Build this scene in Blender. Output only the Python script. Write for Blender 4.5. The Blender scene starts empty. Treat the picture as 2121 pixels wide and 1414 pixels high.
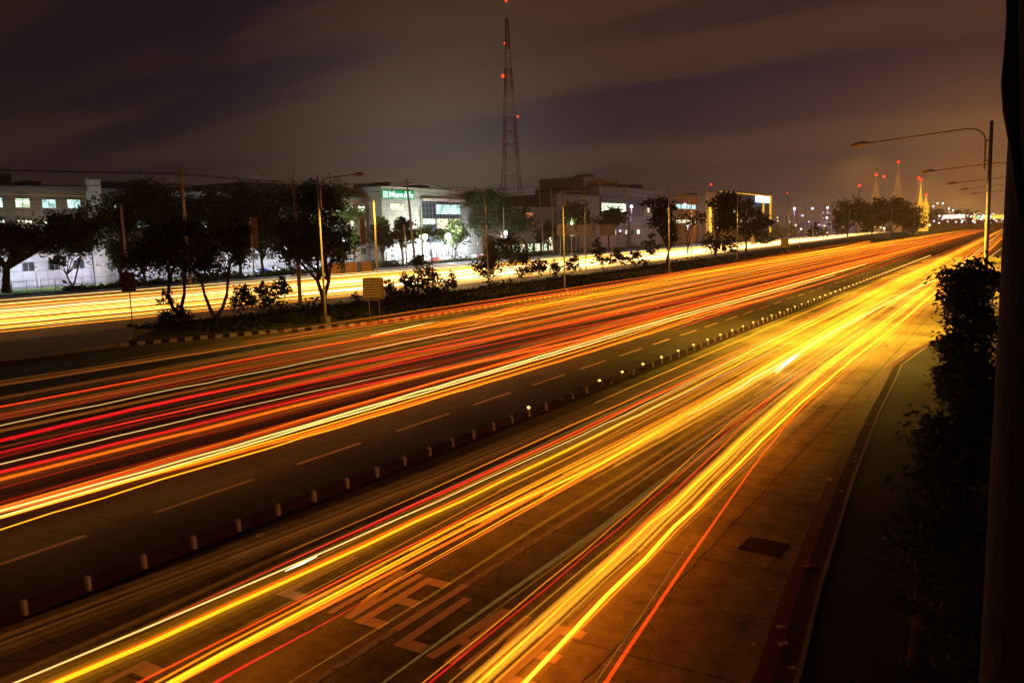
import bpy, bmesh, math, random
from mathutils import Vector, Matrix
random.seed(7)
S = bpy.context.scene
COL = S.collection

# ------------------------------------------------------------------ camera
# world: +Y runs along the highway, +X to the right of it, the camera stands on a footbridge 7 m up
W, HGT, H = 2121, 1414, 7.0
CX, CY = 1060.5, 707.0
nad = (405.0, 13200.0); vpt = (2112-CX, 458-CY)
F = math.sqrt(-(nad[0]*vpt[0] + nad[1]*vpt[1]))
dn = Vector((nad[0], nad[1], F)).normalized()
fw = Vector((vpt[0], vpt[1], F)).normalized()
rt = dn.cross(fw)
RM = Matrix((rt, fw, -dn))
EYE = Vector((0, 0, H))
cam = bpy.data.cameras.new('camera'); co = bpy.data.objects.new('camera', cam); COL.objects.link(co)
cam.sensor_width = 36; cam.lens = F/W*36; cam.clip_start = 0.05; cam.clip_end = 9000
m = Matrix.Identity(4)
for i, v in enumerate((Vector((1, 0, 0)), Vector((0, -1, 0)), Vector((0, 0, -1)))):
    w = RM @ v
    for r in range(3): m[r][i] = w[r]
m.translation = EYE
co.matrix_world = m
S.camera = co
S.view_settings.view_transform = 'Standard'; S.view_settings.look = 'None'
S.view_settings.exposure = 0.28; S.view_settings.gamma = 1
S.cycles.transparent_max_bounces = 64
S.cycles.max_bounces = 5
S.cycles.sample_clamp_indirect = 3
S.cycles.use_denoising = True

def G(x, y, z=0.0):                       # survey helper: point of the photo -> point at height z
    d = RM @ Vector((x-CX, y-CY, F)); return EYE + d*((z-H)/d.z)
def GX(x, y, X):                          # ... -> point on a facade plane parallel to the road
    d = RM @ Vector((x-CX, y-CY, F)); return EYE + d*(X/d.x)
def GD(x, y, Y):                          # ... -> point at distance Y along the road
    d = RM @ Vector((x-CX, y-CY, F)); return EYE + d*(Y/d.y)
def GCOL(px, X0, z=0.0):                  # where the photo's column px crosses the line x = X0 on the ground
    a, b = 461.0, 900.0
    for _ in range(60):
        m_ = (a+b)/2; g_ = G(px, m_, z)
        if (-g_.x > -X0) or g_.y < 0 or (m_ < 458+(2112-px)*.0307+.5): a = m_
        else: b = m_
    return G(px, b, z)
def BF(px, py, z=0.0):                    # foot of something beyond the far road, kept in front of the facades
    p = G(px, py, z)
    return GCOL(px, -150, z) if (px < 1640 and (p.x < -150 or p.y < 0)) else p
def PR(p):
    c = RM.transposed() @ (Vector(p)-EYE); return CX+F*c.x/c.z, CY+F*c.y/c.z, c.z

# ------------------------------------------------------------------ night sky
wd = bpy.data.worlds.new('World'); S.world = wd; wd.use_nodes = True
nt = wd.node_tree; nt.nodes.clear()
def N(nt, t, **k):
    n = nt.nodes.new(t)
    for a, b in k.items(): setattr(n, a, b)
    return n
def L(nt, a, b): nt.links.new(a, b)
def mth(nt, op, a, b=None, c=None, clamp=False):
    n = N(nt, 'ShaderNodeMath', operation=op); n.use_clamp = clamp
    for i, v in enumerate((a, b, c)):
        if v is None: continue
        if isinstance(v, (int, float)): n.inputs[i].default_value = v
        else: L(nt, v, n.inputs[i])
    return n.outputs[0]
def ramp(nt, fac, stops, interp='LINEAR'):
    r = N(nt, 'ShaderNodeValToRGB'); cr = r.color_ramp; cr.interpolation = interp
    while len(cr.elements) < len(stops): cr.elements.new(0.5)
    for e, (p, c) in zip(cr.elements, stops):
        e.position = p; e.color = (*c, 1) if len(c) == 3 else c
    L(nt, fac, r.inputs[0]); return r.outputs[0]
def mix(nt, fac, a, b, mode='MIX'):
    n = N(nt, 'ShaderNodeMix', data_type='RGBA', blend_type=mode)
    for i, v in ((0, fac), (6, a), (7, b)):
        if isinstance(v, (int, float)): n.inputs[i].default_value = v
        elif isinstance(v, tuple): n.inputs[i].default_value = (*v, 1)
        else: L(nt, v, n.inputs[i])
    return n.outputs[2]
def lin(r, g, b):
    f = lambda c: (c/255/12.92) if c/255 <= .04045 else ((c/255+.055)/1.055)**2.4
    return (f(r), f(g), f(b))
tc = N(nt, 'ShaderNodeTexCoord'); sp = N(nt, 'ShaderNodeSeparateXYZ'); L(nt, tc.outputs['Generated'], sp.inputs[0])
X, Y, Z = sp.outputs
zc = mth(nt, 'MAXIMUM', Z, 0.0)
zz = mth(nt, 'ADD', zc, 0.10)
cu = mth(nt, 'DIVIDE', X, zz); cv = mth(nt, 'DIVIDE', Y, zz)
cb = N(nt, 'ShaderNodeCombineXYZ'); L(nt, cu, cb.inputs[0]); L(nt, cv, cb.inputs[1])
mp = N(nt, 'ShaderNodeMapping'); mp.inputs['Rotation'].default_value = (0, 0, math.radians(-38)); mp.inputs['Scale'].default_value = (0.22, 0.75, 1)
L(nt, cb.outputs[0], mp.inputs[0])
ns = N(nt, 'ShaderNodeTexNoise'); ns.inputs['Scale'].default_value = 1.5; ns.inputs['Detail'].default_value = 5; ns.inputs['Roughness'].default_value = 0.5; ns.inputs['Distortion'].default_value = 0.35
L(nt, mp.outputs[0], ns.inputs['Vector'])
cl = ramp(nt, ns.outputs[0], [(0.41, (0, 0, 0)), (0.60, (1, 1, 1))], 'EASE')
gap = ramp(nt, zc, [(0.0, lin(88, 66, 54)), (0.05, lin(72, 55, 50)), (0.12, lin(44, 33, 42)), (0.22, lin(33, 22, 36)), (0.4, lin(24, 14, 24)), (0.6, lin(17, 10, 11))])
cloud = ramp(nt, zc, [(0.0, lin(94, 70, 56)), (0.05, lin(78, 60, 50)), (0.12, lin(70, 50, 42)), (0.22, lin(70, 47, 36)), (0.4, lin(70, 42, 24)), (0.6, lin(28, 18, 11))])
sky = mix(nt, cl, gap, cloud)
def lobe(px, py, k, e=1.0):
    d = (RM @ Vector((px-CX, py-CY, F))).normalized()
    v = N(nt, 'ShaderNodeVectorMath', operation='DOT_PRODUCT'); nrm = N(nt, 'ShaderNodeVectorMath', operation='NORMALIZE')
    L(nt, tc.outputs['Generated'], nrm.inputs[0]); L(nt, nrm.outputs[0], v.inputs[0]); v.inputs[1].default_value = d
    c = mth(nt, 'MAXIMUM', v.outputs['Value'], 0.0)
    return mth(nt, 'POWER', c, k)
def addc(a, fac, c):
    sc = N(nt, 'ShaderNodeVectorMath', operation='SCALE'); sc.inputs[0].default_value = c; L(nt, fac, sc.inputs['Scale'])
    ad = N(nt, 'ShaderNodeVectorMath', operation='ADD'); L(nt, a, ad.inputs[0]); L(nt, sc.outputs[0], ad.inputs[1]); return ad.outputs[0]
sky = addc(sky, lobe(900, 420, 90), (0.10, 0.083, 0.066))     # town glow over the lit offices
sky = addc(sky, lobe(2080, 450, 130), (0.36, 0.14, 0.03))      # sodium glow over the highway's end
sky = addc(sky, lobe(1700, 480, 70), (0.06, 0.027, 0.018))
dk = lobe(-200, 60, 12)                                        # unlit western end of the sky
sky = mix(nt, mth(nt, 'MULTIPLY', dk, 0.5, clamp=True), sky, lin(12, 8, 6))
bg = N(nt, 'ShaderNodeBackground'); bg.inputs['Strength'].default_value = 0.8; L(nt, sky, bg.inputs[0])
wo = N(nt, 'ShaderNodeOutputWorld'); L(nt, bg.outputs[0], wo.inputs[0])

# ------------------------------------------------------------------ materials
MC = {}
def new_mat(name):
    mt = bpy.data.materials.new(name); mt.use_nodes = True; t = mt.node_tree; t.nodes.clear()
    out = N(t, 'ShaderNodeOutputMaterial'); return mt, t, out
def solid(name, col, rough=0.8, metal=0.0, var=0.25, scale=3.0, bump=0.0, spec=0.3):
    if name in MC: return MC[name]
    mt, t, out = new_mat(name)
    b = N(t, 'ShaderNodeBsdfPrincipled'); b.inputs['Roughness'].default_value = rough; b.inputs['Metallic'].default_value = metal
    b.inputs['Specular IOR Level'].default_value = spec
    g = N(t, 'ShaderNodeNewGeometry'); n = N(t, 'ShaderNodeTexNoise'); n.inputs['Scale'].default_value = scale; n.inputs['Detail'].default_value = 5
    L(t, g.outputs['Position'], n.inputs['Vector'])
    c = mix(t, n.outputs[0], tuple(x*(1-var) for x in col), tuple(min(1, x*(1+var)) for x in col)); L(t, c, b.inputs['Base Color'])
    if bump:
        bp = N(t, 'ShaderNodeBump'); bp.inputs['Strength'].default_value = bump; bp.inputs['Distance'].default_value = 0.02
        L(t, n.outputs[0], bp.inputs['Height']); L(t, bp.outputs[0], b.inputs['Normal'])
    L(t, b.outputs[0], out.inputs[0]); MC[name] = mt; return mt
def glow(name, col, st, sample=True):
    if name in MC: return MC[name]
    mt, t, out = new_mat(name)
    e = N(t, 'ShaderNodeEmission'); e.inputs[0].default_value = (*col, 1); e.inputs[1].default_value = st
    L(t, e.outputs[0], out.inputs[0])
    mt.cycles.emission_sampling = 'AUTO' if sample else 'NONE'
    MC[name] = mt; return mt
def trail_mat(col, st, sample=True, seed=0.0, vary=0.35):
    key = 'streak_%s_%s_%d' % ('_'.join('%.3f' % c for c in col), st, sample)
    if key in MC: return MC[key]
    mt, t, out = new_mat('light_streak')
    e = N(t, 'ShaderNodeEmission'); e.inputs[0].default_value = (*col, 1)
    g = N(t, 'ShaderNodeNewGeometry'); mpn = N(t, 'ShaderNodeMapping'); mpn.inputs['Scale'].default_value = (0.9, 0.035, 0.9)
    mpn.inputs['Location'].default_value = (seed*7.3, seed*3.1, 0)
    n = N(t, 'ShaderNodeTexNoise'); n.inputs['Scale'].default_value = 1.0; n.inputs['Detail'].default_value = 3
    L(t, g.outputs['Position'], mpn.inputs[0]); L(t, mpn.outputs[0], n.inputs['Vector'])
    mr = N(t, 'ShaderNodeMapRange'); L(t, n.outputs[0], mr.inputs[0]); mr.inputs[1].default_value = 0.3; mr.inputs[2].default_value = 0.7
    mr.inputs[3].default_value = st*.5*(1-vary); mr.inputs[4].default_value = st*.5*(1+vary)
    L(t, mr.outputs[0], e.inputs[1])
    tr = N(t, 'ShaderNodeBsdfTransparent'); ad = N(t, 'ShaderNodeAddShader'); L(t, e.outputs[0], ad.inputs[0]); L(t, tr.outputs[0], ad.inputs[1])
    L(t, ad.outputs[0], out.inputs[0])
    mt.cycles.emission_sampling = 'AUTO' if sample else 'NONE'
    MC[key] = mt; return mt

def concrete_road(name, base, joints=True, dark=(0.6, 1.25)):
    mt, t, out = new_mat(name)
    b = N(t, 'ShaderNodeBsdfPrincipled'); b.inputs['Specular IOR Level'].default_value = 0.35
    g = N(t, 'ShaderNodeNewGeometry'); P = g.outputs['Position']
    def noise(scale, det=6, vec=None, rough=0.6):
        n = N(t, 'ShaderNodeTexNoise'); n.inputs['Scale'].default_value = scale; n.inputs['Detail'].default_value = det; n.inputs['Roughness'].default_value = rough
        L(t, vec or P, n.inputs['Vector']); return n.outputs[0]
    fine = noise(38, 3); mid = noise(2.2, 7, rough=.7); big = noise(0.22, 5)
    ml = N(t, 'ShaderNodeMapping'); ml.inputs['Scale'].default_value = (0.55, 14, 1); ml.inputs['Rotation'].default_value = (0, 0, math.radians(6)); L(t, P, ml.inputs[0])
    broom = noise(1.0, 4, ml.outputs[0])
    mw = N(t, 'ShaderNodeMapping'); mw.inputs['Scale'].default_value = (1.4, 0.05, 1); L(t, P, mw.inputs[0])
    wear = noise(1.0, 4, mw.outputs[0])
    v = mth(t, 'ADD', mth(t, 'MULTIPLY', fine, .22), mth(t, 'MULTIPLY', mid, .55))
    v = mth(t, 'ADD', v, mth(t, 'MULTIPLY', big, .75)); v = mth(t, 'ADD', v, mth(t, 'MULTIPLY', broom, .22)); v = mth(t, 'ADD', v, mth(t, 'MULTIPLY', wear, .4))
    fac = N(t, 'ShaderNodeMapRange'); L(t, v, fac.inputs[0]); fac.inputs[1].default_value = .86; fac.inputs[2].default_value = 1.28
    fac.inputs[3].default_value = dark[0]; fac.inputs[4].default_value = dark[1]
    sc = N(t, 'ShaderNodeVectorMath', operation='SCALE'); sc.inputs[0].default_value = base; L(t, fac.outputs[0], sc.inputs['Scale'])
    col = sc.outputs[0]
    hgt = mth(t, 'ADD', mth(t, 'MULTIPLY', fine, .5), mth(t, 'MULTIPLY', broom, .8)); hgt = mth(t, 'ADD', hgt, mid)
    # oil spots and patches
    vo = N(t, 'ShaderNodeTexVoronoi'); vo.inputs['Scale'].default_value = 0.9; L(t, P, vo.inputs['Vector'])
    spot = ramp(t, mth(t, 'ADD', vo.outputs['Distance'], mth(t, 'MULTIPLY', mid, .25)), [(0.13, (1, 1, 1)), (0.24, (0, 0, 0))])
    col = mix(t, mth(t, 'MULTIPLY', spot, .45), col, tuple(c*.35 for c in base))
    if joints:
        s2 = N(t, 'ShaderNodeSeparateXYZ'); L(t, P, s2.inputs[0])
        wob = mth(t, 'MULTIPLY', mth(t, 'SUBTRACT', noise(1.6, 5), .5), .16)
        jy = mth(t, 'PINGPONG', mth(t, 'ADD', s2.outputs[1], mth(t, 'ADD', wob, 1.6)), 2.25)
        jx = mth(t, 'PINGPONG', mth(t, 'ADD', s2.outputs[0], mth(t, 'ADD', wob, 5.55)), 1.86)
        j = mth(t, 'MINIMUM', jy, mth(t, 'MULTIPLY', jx, 0.8))
        brk = noise(3.1, 4)
        jm = ramp(t, mth(t, 'ADD', j, mth(t, 'MULTIPLY', mth(t, 'SUBTRACT', .55, brk), .03)), [(0.0, (1, 1, 1)), (0.012, (1, 1, 1)), (0.026, (0, 0, 0))])
        # wandering cracks
        vc = N(t, 'ShaderNodeTexVoronoi', feature='DISTANCE_TO_EDGE'); vc.inputs['Scale'].default_value = 0.16
        wv = N(t, 'ShaderNodeVectorMath', operation='ADD'); nz = N(t, 'ShaderNodeTexNoise'); nz.inputs['Scale'].default_value = 1.3; nz.inputs['Detail'].default_value = 6
        L(t, P, nz.inputs['Vector']); scn = N(t, 'ShaderNodeVectorMath', operation='SCALE'); scn.inputs['Scale'].default_value = 1.2; L(t, nz.outputs['Color'], scn.inputs[0])
        L(t, P, wv.inputs[0]); L(t, scn.outputs[0], wv.inputs[1]); L(t, wv.outputs[0], vc.inputs['Vector'])
        cm = ramp(t, vc.outputs['Distance'], [(0.0, (1, 1, 1)), (0.0016, (1, 1, 1)), (0.0035, (0, 0, 0))])
        am = mth(t, 'MAXIMUM', mth(t, 'MULTIPLY', jm, .75), mth(t, 'MULTIPLY', cm, .6))
        col = mix(t, am, col, tuple(c*.12 for c in base))
        hgt = mth(t, 'SUBTRACT', hgt, mth(t, 'MULTIPLY', am, 2.5))
    L(t, col, b.inputs['Base Color'])
    ro = mth(t, 'SUBTRACT', .95, mth(t, 'MULTIPLY', big, .35)); L(t, ro, b.inputs['Roughness'])
    bp = N(t, 'ShaderNodeBump'); bp.inputs['Strength'].default_value = .55; bp.inputs['Distance'].default_value = .012
    L(t, hgt, bp.inputs['Height']); L(t, bp.outputs[0], b.inputs['Normal'])
    L(t, b.outputs[0], out.inputs[0]); return mt
def paint(name, col, worn=0.5):
    mt, t, out = new_mat(name)
    b = N(t, 'ShaderNodeBsdfPrincipled'); b.inputs['Roughness'].default_value = .7
    g = N(t, 'ShaderNodeNewGeometry')
    n = N(t, 'ShaderNodeTexNoise'); n.inputs['Scale'].default_value = 9; n.inputs['Detail'].default_value = 8; n.inputs['Roughness'].default_value = .75; L(t, g.outputs['Position'], n.inputs['Vector'])
    r = ramp(t, n.outputs[0], [(worn-.09, (0, 0, 0)), (worn+.02, (1, 1, 1))])
    c = mix(t, r, tuple(x*.3 for x in col), col); L(t, c, b.inputs['Base Color']); L(t, b.outputs[0], out.inputs[0]); return mt

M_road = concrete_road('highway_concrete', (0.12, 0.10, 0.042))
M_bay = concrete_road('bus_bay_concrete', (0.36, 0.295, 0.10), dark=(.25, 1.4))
M_road2 = concrete_road('far_road_concrete', (0.20, 0.17, 0.13), joints=False)
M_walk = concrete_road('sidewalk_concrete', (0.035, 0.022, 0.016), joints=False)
M_strip = concrete_road('service_road', (0.26, 0.27, 0.29), joints=False)
M_white = paint('worn_tail_tinted_white_paint', (1.0, 0.66, 0.36), .36)  # orange tint of the tail lights put into the white paint's colour
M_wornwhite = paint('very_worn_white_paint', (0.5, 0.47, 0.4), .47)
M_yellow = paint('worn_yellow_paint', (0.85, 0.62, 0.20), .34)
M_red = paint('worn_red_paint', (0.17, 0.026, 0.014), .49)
M_soil = solid('dark_soil', (0.035, 0.028, 0.016), .95, var=.5, scale=1.5, bump=.6)
M_terr = solid('far_ground', (0.05, 0.05, 0.035), .95, var=.4, scale=.3)
M_kerb = solid('kerb_concrete', (0.38, 0.33, 0.26), .85, bump=.4, scale=8)
M_steel = solid('galvanised_steel', (0.55, 0.48, 0.36), .5, .2, var=.2, scale=2)
M_steeld = solid('dark_steel', (0.10, 0.085, 0.07), .6, .3)
M_pole = solid('concrete_pole', (0.62, 0.46, 0.28), .85, scale=1.5, var=.3)
M_blackpole = solid('dark_wood_pole', (0.010, 0.006, 0.004), .9, scale=12, var=.5, bump=.5)
M_black = solid('black_rubber', (0.004, 0.004, 0.004), .7)
M_bark = solid('bark', (0.07, 0.045, 0.025), .9, scale=6, var=.4, bump=.6)
M_wall = None

# ------------------------------------------------------------------ builders
def obj(name, bm, mat, parent=None, smooth=False, **props):
    me = bpy.data.meshes.new(name); bm.to_mesh(me); bm.free()
    if mat: me.materials.append(mat)
    if smooth:
        for p in me.polygons: p.use_smooth = True
    o = bpy.data.objects.new(name, me); COL.objects.link(o)
    if parent: o.parent = parent
    for k, v in props.items(): o[k] = v
    return o
def thing(name, label, cat, loc=(0, 0, 0), rz=0, group=None):
    o = bpy.data.objects.new(name, None); COL.objects.link(o); o.empty_display_size = .3
    o.location = loc; o.rotation_euler = (0, 0, rz); o['label'] = label; o['category'] = cat
    if group: o['group'] = group
    return o
def dup(root, loc=None, rz=None, label=None, group=None, scale=None):
    r = root.copy(); COL.objects.link(r)
    if loc is not None: r.location = loc
    if rz is not None: r.rotation_euler = (0, 0, rz)
    if scale is not None: r.scale = scale
    if label: r['label'] = label
    if group: r['group'] = group
    for ch in list(root.children):
        c = ch.copy(); COL.objects.link(c); c.parent = r
        for g in list(ch.children):
            d = g.copy(); COL.objects.link(d); d.parent = c
    return r
def box(bm, x0, y0, z0, x1, y1, z1):
    vs = [bm.verts.new(p) for p in ((x0, y0, z0), (x1, y0, z0), (x1, y1, z0), (x0, y1, z0), (x0, y0, z1), (x1, y0, z1), (x1, y1, z1), (x0, y1, z1))]
    for f in ((0, 3, 2, 1), (4, 5, 6, 7), (0, 1, 5, 4), (1, 2, 6, 5), (2, 3, 7, 6), (3, 0, 4, 7)): bm.faces.new([vs[i] for i in f])
def tube(bm, pts, rads, n=8, cap=True):
    pts = [Vector(p) for p in pts]
    if isinstance(rads, (int, float)): rads = [rads]*len(pts)
    rings = []; ref = None
    for i, p in enumerate(pts):
        a = pts[max(i-1, 0)]; b = pts[min(i+1, len(pts)-1)]; d = (b-a).normalized()
        if ref is None: ref = d.orthogonal().normalized()
        u = (ref - d*ref.dot(d))
        u = u.normalized() if u.length > 1e-6 else d.orthogonal().normalized()
        ref = u; v = d.cross(u)
        rings.append([bm.verts.new(p + (u*math.cos(2*math.pi*k/n) + v*math.sin(2*math.pi*k/n))*rads[i]) for k in range(n)])
    for r0, r1 in zip(rings, rings[1:]):
        for k in range(n): bm.faces.new((r0[k], r0[(k+1) % n], r1[(k+1) % n], r1[k]))
    if cap:
        bm.faces.new(rings[0][::-1]); bm.faces.new(rings[-1])
def sheet(pts, z):
    bm = bmesh.new(); vs = [bm.verts.new((p[0], p[1], z)) for p in pts]
    f = bm.faces.new(vs); bm.normal_update()
    if f.normal.z < 0: f.normal_flip()
    return bm
def struct(name, bm, mat, **k): return obj(name, bm, mat, kind='structure', **k)

# ------------------------------------------------------------------ ground, roads
struct('ground', sheet([(-4500, -60), (4500, -60), (4500, 6000), (-4500, 6000)], -0.16), M_terr)
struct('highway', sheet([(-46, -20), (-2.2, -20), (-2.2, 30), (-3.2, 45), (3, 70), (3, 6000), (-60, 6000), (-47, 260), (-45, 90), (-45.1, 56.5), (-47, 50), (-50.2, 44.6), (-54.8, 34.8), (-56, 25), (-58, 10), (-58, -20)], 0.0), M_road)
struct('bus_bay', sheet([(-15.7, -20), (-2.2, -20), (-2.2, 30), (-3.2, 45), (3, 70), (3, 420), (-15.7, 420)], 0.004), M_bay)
# far carriageway
fr_in = [(-60, -20), (-60, 20), (-66, 34), (-66.8, 44), (-65, 48.6), (-63.5, 63), (-63, 92), (-64, 135), (-66, 190), (-72, 300), (-90, 700), (-100, 1500)]
fr_out = [(-135, 1500), (-128, 700), (-122, 300), (-118, 150), (-116, 58), (-114, -20)]
struct('far_road', sheet(fr_in + fr_out, 0.0), M_road2)
struct('service_road', sheet([(-119, -20), (-119.5, 60), (-122, 150), (-126, 300), (-134, 700), (-158, 700), (-146, 300), (-140, 150), (-137, 60), (-137, -20)], 0.03), M_strip)
# gore shoulder between the two carriageways (pale concrete with a kerb face)
sh = [(-66, 33.9), (-66.6, 43.5), (-63, 43.6), (-58, 38), (-55.4, 35.1), (-54.8, 31), (-56.4, 24), (-58.2, 10), (-58.2, -20), (-60.1, -20), (-60.1, 20)]
bm = sheet(sh, 0.12)
r = bmesh.ops.extrude_face_region(bm, geom=bm.faces[:]); 
for v in r['geom']:
    if isinstance(v, bmesh.types.BMVert): v.co.z = -0.05
struct('shoulder', bm, concrete_road('shoulder_concrete', (0.33, 0.27, 0.2), joints=False))
# planted median: raised dark soil
med = [(-66.3, 44.2), (-63, 43.9), (-58, 38.6), (-55.2, 35.4), (-50.45, 44.7), (-47.3, 50), (-45.35, 56.6), (-45.2, 90), (-47.2, 260), (-60, 1500), (-89, 1500), (-88, 700), (-71.6, 300), (-65.6, 190), (-63.6, 135), (-62.6, 92), (-63.1, 63), (-64.6, 48.9)]
bm = sheet(med, 0.22)
r = bmesh.ops.extrude_face_region(bm, geom=bm.faces[:])
for v in r['geom']:
    if isinstance(v, bmesh.types.BMVert): v.co.z = -0.05
struct('median', bm, M_soil)
# right sidewalk with its kerb
kx = [(-2.25, -20), (-2.35, 6), (-2.67, 12.4), (-3.0, 15.5), (-3.61, 22.9), (-4.14, 31.5), (-4.5, 39.8), (-4.72, 44), (-4.3, 50), (-3.4, 56), (-2.2, 64), (-0.4, 74), (1.5, 90), (2.0, 140), (2.0, 6000)]
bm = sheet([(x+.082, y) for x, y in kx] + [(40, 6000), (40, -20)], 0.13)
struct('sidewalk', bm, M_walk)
bm = bmesh.new()
for (x0, y0), (x1, y1) in zip(kx[:-1], kx[1:]):
    n = max(1, int((y1-y0)/1.0)) if y1 < 100 else 1
    for i in range(n):
        a, b = i/n, (i+1)/n; g = .012 if y1 < 100 else 0
        ya, yb = y0+(y1-y0)*a+g, y0+(y1-y0)*b-g; xa, xb = x0+(x1-x0)*a, x0+(x1-x0)*b
        vs = [bm.verts.new(p) for p in ((xa, ya, -.02), (xb, yb, -.02), (xb, yb, .15), (xa, ya, .15), (xa+.08, ya, -.02), (xb+.08, yb, -.02), (xb+.08, yb, .15), (xa+.08, ya, .15))]
        for f in ((0, 1, 2, 3), (3, 2, 6, 7), (7, 6, 5, 4), (0, 3, 7, 4), (1, 5, 6, 2)): bm.faces.new([vs[k] for k in f])
struct('sidewalk_kerb', bm, M_kerb)
# ------------------------------------------------------------------ painted markings
def mark(pieces, mat, name='road_marking', z=0.009):
    bm = bmesh.new()
    for pc in pieces:
        z += .0006 if len(pieces) < 40 else 0
        vs = [bm.verts.new((x, y, z)) for x, y in pc]; f = bm.faces.new(vs); bm.normal_update()
        if f.normal.z < 0: f.normal_flip()
    return struct(name, bm, mat)
def dash(x, y, ln=3.3, w=.17): return [(x-w/2, y), (x+w/2, y), (x+w/2, y+ln), (x-w/2, y+ln)]
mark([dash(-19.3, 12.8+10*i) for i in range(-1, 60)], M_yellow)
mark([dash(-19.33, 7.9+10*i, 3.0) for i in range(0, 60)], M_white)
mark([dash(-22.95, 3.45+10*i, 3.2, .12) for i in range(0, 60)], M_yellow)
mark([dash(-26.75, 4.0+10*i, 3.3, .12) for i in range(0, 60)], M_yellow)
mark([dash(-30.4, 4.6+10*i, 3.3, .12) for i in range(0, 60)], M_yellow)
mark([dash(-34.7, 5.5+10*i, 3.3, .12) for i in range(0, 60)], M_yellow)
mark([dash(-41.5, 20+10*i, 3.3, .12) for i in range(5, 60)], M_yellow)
# solid lane line between the two LANE words
mark([[(-9.45, 8.2), (-9.3, 8.2), (-9.05, 23), (-9.2, 23)], [(-9.2, 23), (-9.05, 23), (-8.7, 60), (-8.85, 60)], [(-9.75, -5), (-9.6, -5), (-9.3, 8.2), (-9.45, 8.2)]], paint('lane_line_paint', (0.62, 0.5, 0.36), .47))
mark([[(-9.42, 10.7), (-9.24, 10.7), (-9.2, 12.9), (-9.38, 12.9)]], M_white, z=.013)
# kerb line painted red along the bus bay
red = []
for (x0, y0), (x1, y1) in zip(kx[1:10], kx[2:11]): red.append([(x0-.62, y0), (x0-.34, y0), (x1-.34, y1), (x1-.62, y1)])
mark(red, M_red)
mark([[(kx[i][0]-.5, kx[i][1]), (kx[i][0]-.36, kx[i][1]), (kx[i+1][0]-.36, kx[i+1][1]), (kx[i+1][0]-.5, kx[i+1][1])] for i in range(10, 13)], M_yellow)
def stroke(x0, y0, x1, y1, w):   # thick line with ends cut square to the road
    return [(x0, y0), (x0+w, y0), (x1+w, y1), (x1, y1)]
def letters(word, ox, oy, cw, hh, gapx):
    P = []; w = .20
    for i, c in enumerate(word):
        x = ox+i*(cw+gapx); y = oy - i*.05
        if c == 'L': P += [stroke(x, y, x, y+hh, w), [(x+w+.01, y), (x+cw, y), (x+cw, y+.3), (x+w+.01, y+.3)]]
        if c == 'A': P += [stroke(x, y, x+cw/2-w/2, y+hh, w), [(x+cw/2, y+hh-.02), (x+cw/2+w/2, y+hh), (x+cw, y), (x+cw-w, y)], [(x+.2, y+.62), (x+cw-.2, y+.62), (x+cw-.24, y+.86), (x+.24, y+.86)]]
        if c == 'N': P += [stroke(x, y, x, y+hh, w*.8), [(x+w*.82, y+hh), (x+w*.82+.02, y+hh-.9), (x+cw-w*.82, y), (x+cw-w*.82, y+.9)], stroke(x+cw-w*.8, y, x+cw-w*.8, y+hh, w*.8)]
        if c == 'E': P += [stroke(x, y, x, y+hh, w)] + [[(x+w+.01, y+q), (x+cw, y+q), (x+cw, y+q+.3), (x+w+.01, y+q+.3)] for q in (0, hh/2-.15, hh-.3)]
        if c == 'S': P += [[(x, y), (x+cw, y), (x+cw, y+.3), (x, y+.3)], [(x+cw-w, y+.31), (x+cw, y+.31), (x+cw, y+hh/2-.16), (x+cw-w, y+hh/2-.16)], [(x, y+hh/2-.15), (x+cw, y+hh/2-.15), (x+cw, y+hh/2+.15), (x, y+hh/2+.15)], [(x, y+hh/2+.16), (x+w, y+hh/2+.16), (x+w, y+hh-.31), (x, y+hh-.31)], [(x, y+hh-.3), (x+cw, y+hh-.3), (x+cw, y+hh), (x, y+hh)]]
    return P
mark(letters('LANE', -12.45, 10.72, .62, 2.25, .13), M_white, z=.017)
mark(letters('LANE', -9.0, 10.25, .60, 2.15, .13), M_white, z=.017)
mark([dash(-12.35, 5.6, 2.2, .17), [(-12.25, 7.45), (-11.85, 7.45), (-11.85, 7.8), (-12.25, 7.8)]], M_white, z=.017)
# "60" speed roundel on the middle carriageway
bm = bmesh.new()
def ring(bm, cx, cy, ax, ay, w, a0=0, a1=360, n=40, z=.006):
    prev = None
    for k in range(n+1):
        a = math.radians(a0+(a1-a0)*k/n)
        p = bm.verts.new((cx+ax*math.cos(a), cy+ay*math.sin(a), z)); q = bm.verts.new((cx+(ax-w)*math.cos(a), cy+(ay-w*1.8)*math.sin(a), z))
        if prev: bm.faces.new((prev[0], p, q, prev[1]))
        prev = (p, q)
ring(bm, -29.35, 69.3, 1.5, 3.6, .14)
ring(bm, -29.9, 68.4, .38, .95, .11); ring(bm, -29.75, 69.6, .56, 2.0, .11, 120, 200, 14); ring(bm, -28.8, 69.2, .42, 1.9, .11)
for f in bm.faces:
    f.normal_update()
    if f.normal.z < 0: f.normal_flip()
struct('road_marking', bm, M_white)
bm = bmesh.new()     # faded lane symbols further left
ring(bm, -32.6, 16.5, .55, 1.0, .12, 20, 250, 20); ring(bm, -31.9, 16.6, .5, 1.1, .12, -120, 80, 20); ring(bm, -34.6, 21.8, .6, 1.2, .12, 0, 200, 20)
for f in bm.faces:
    f.normal_update()
    if f.normal.z < 0: f.normal_flip()
struct('road_marking', bm, M_wornwhite)
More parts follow.
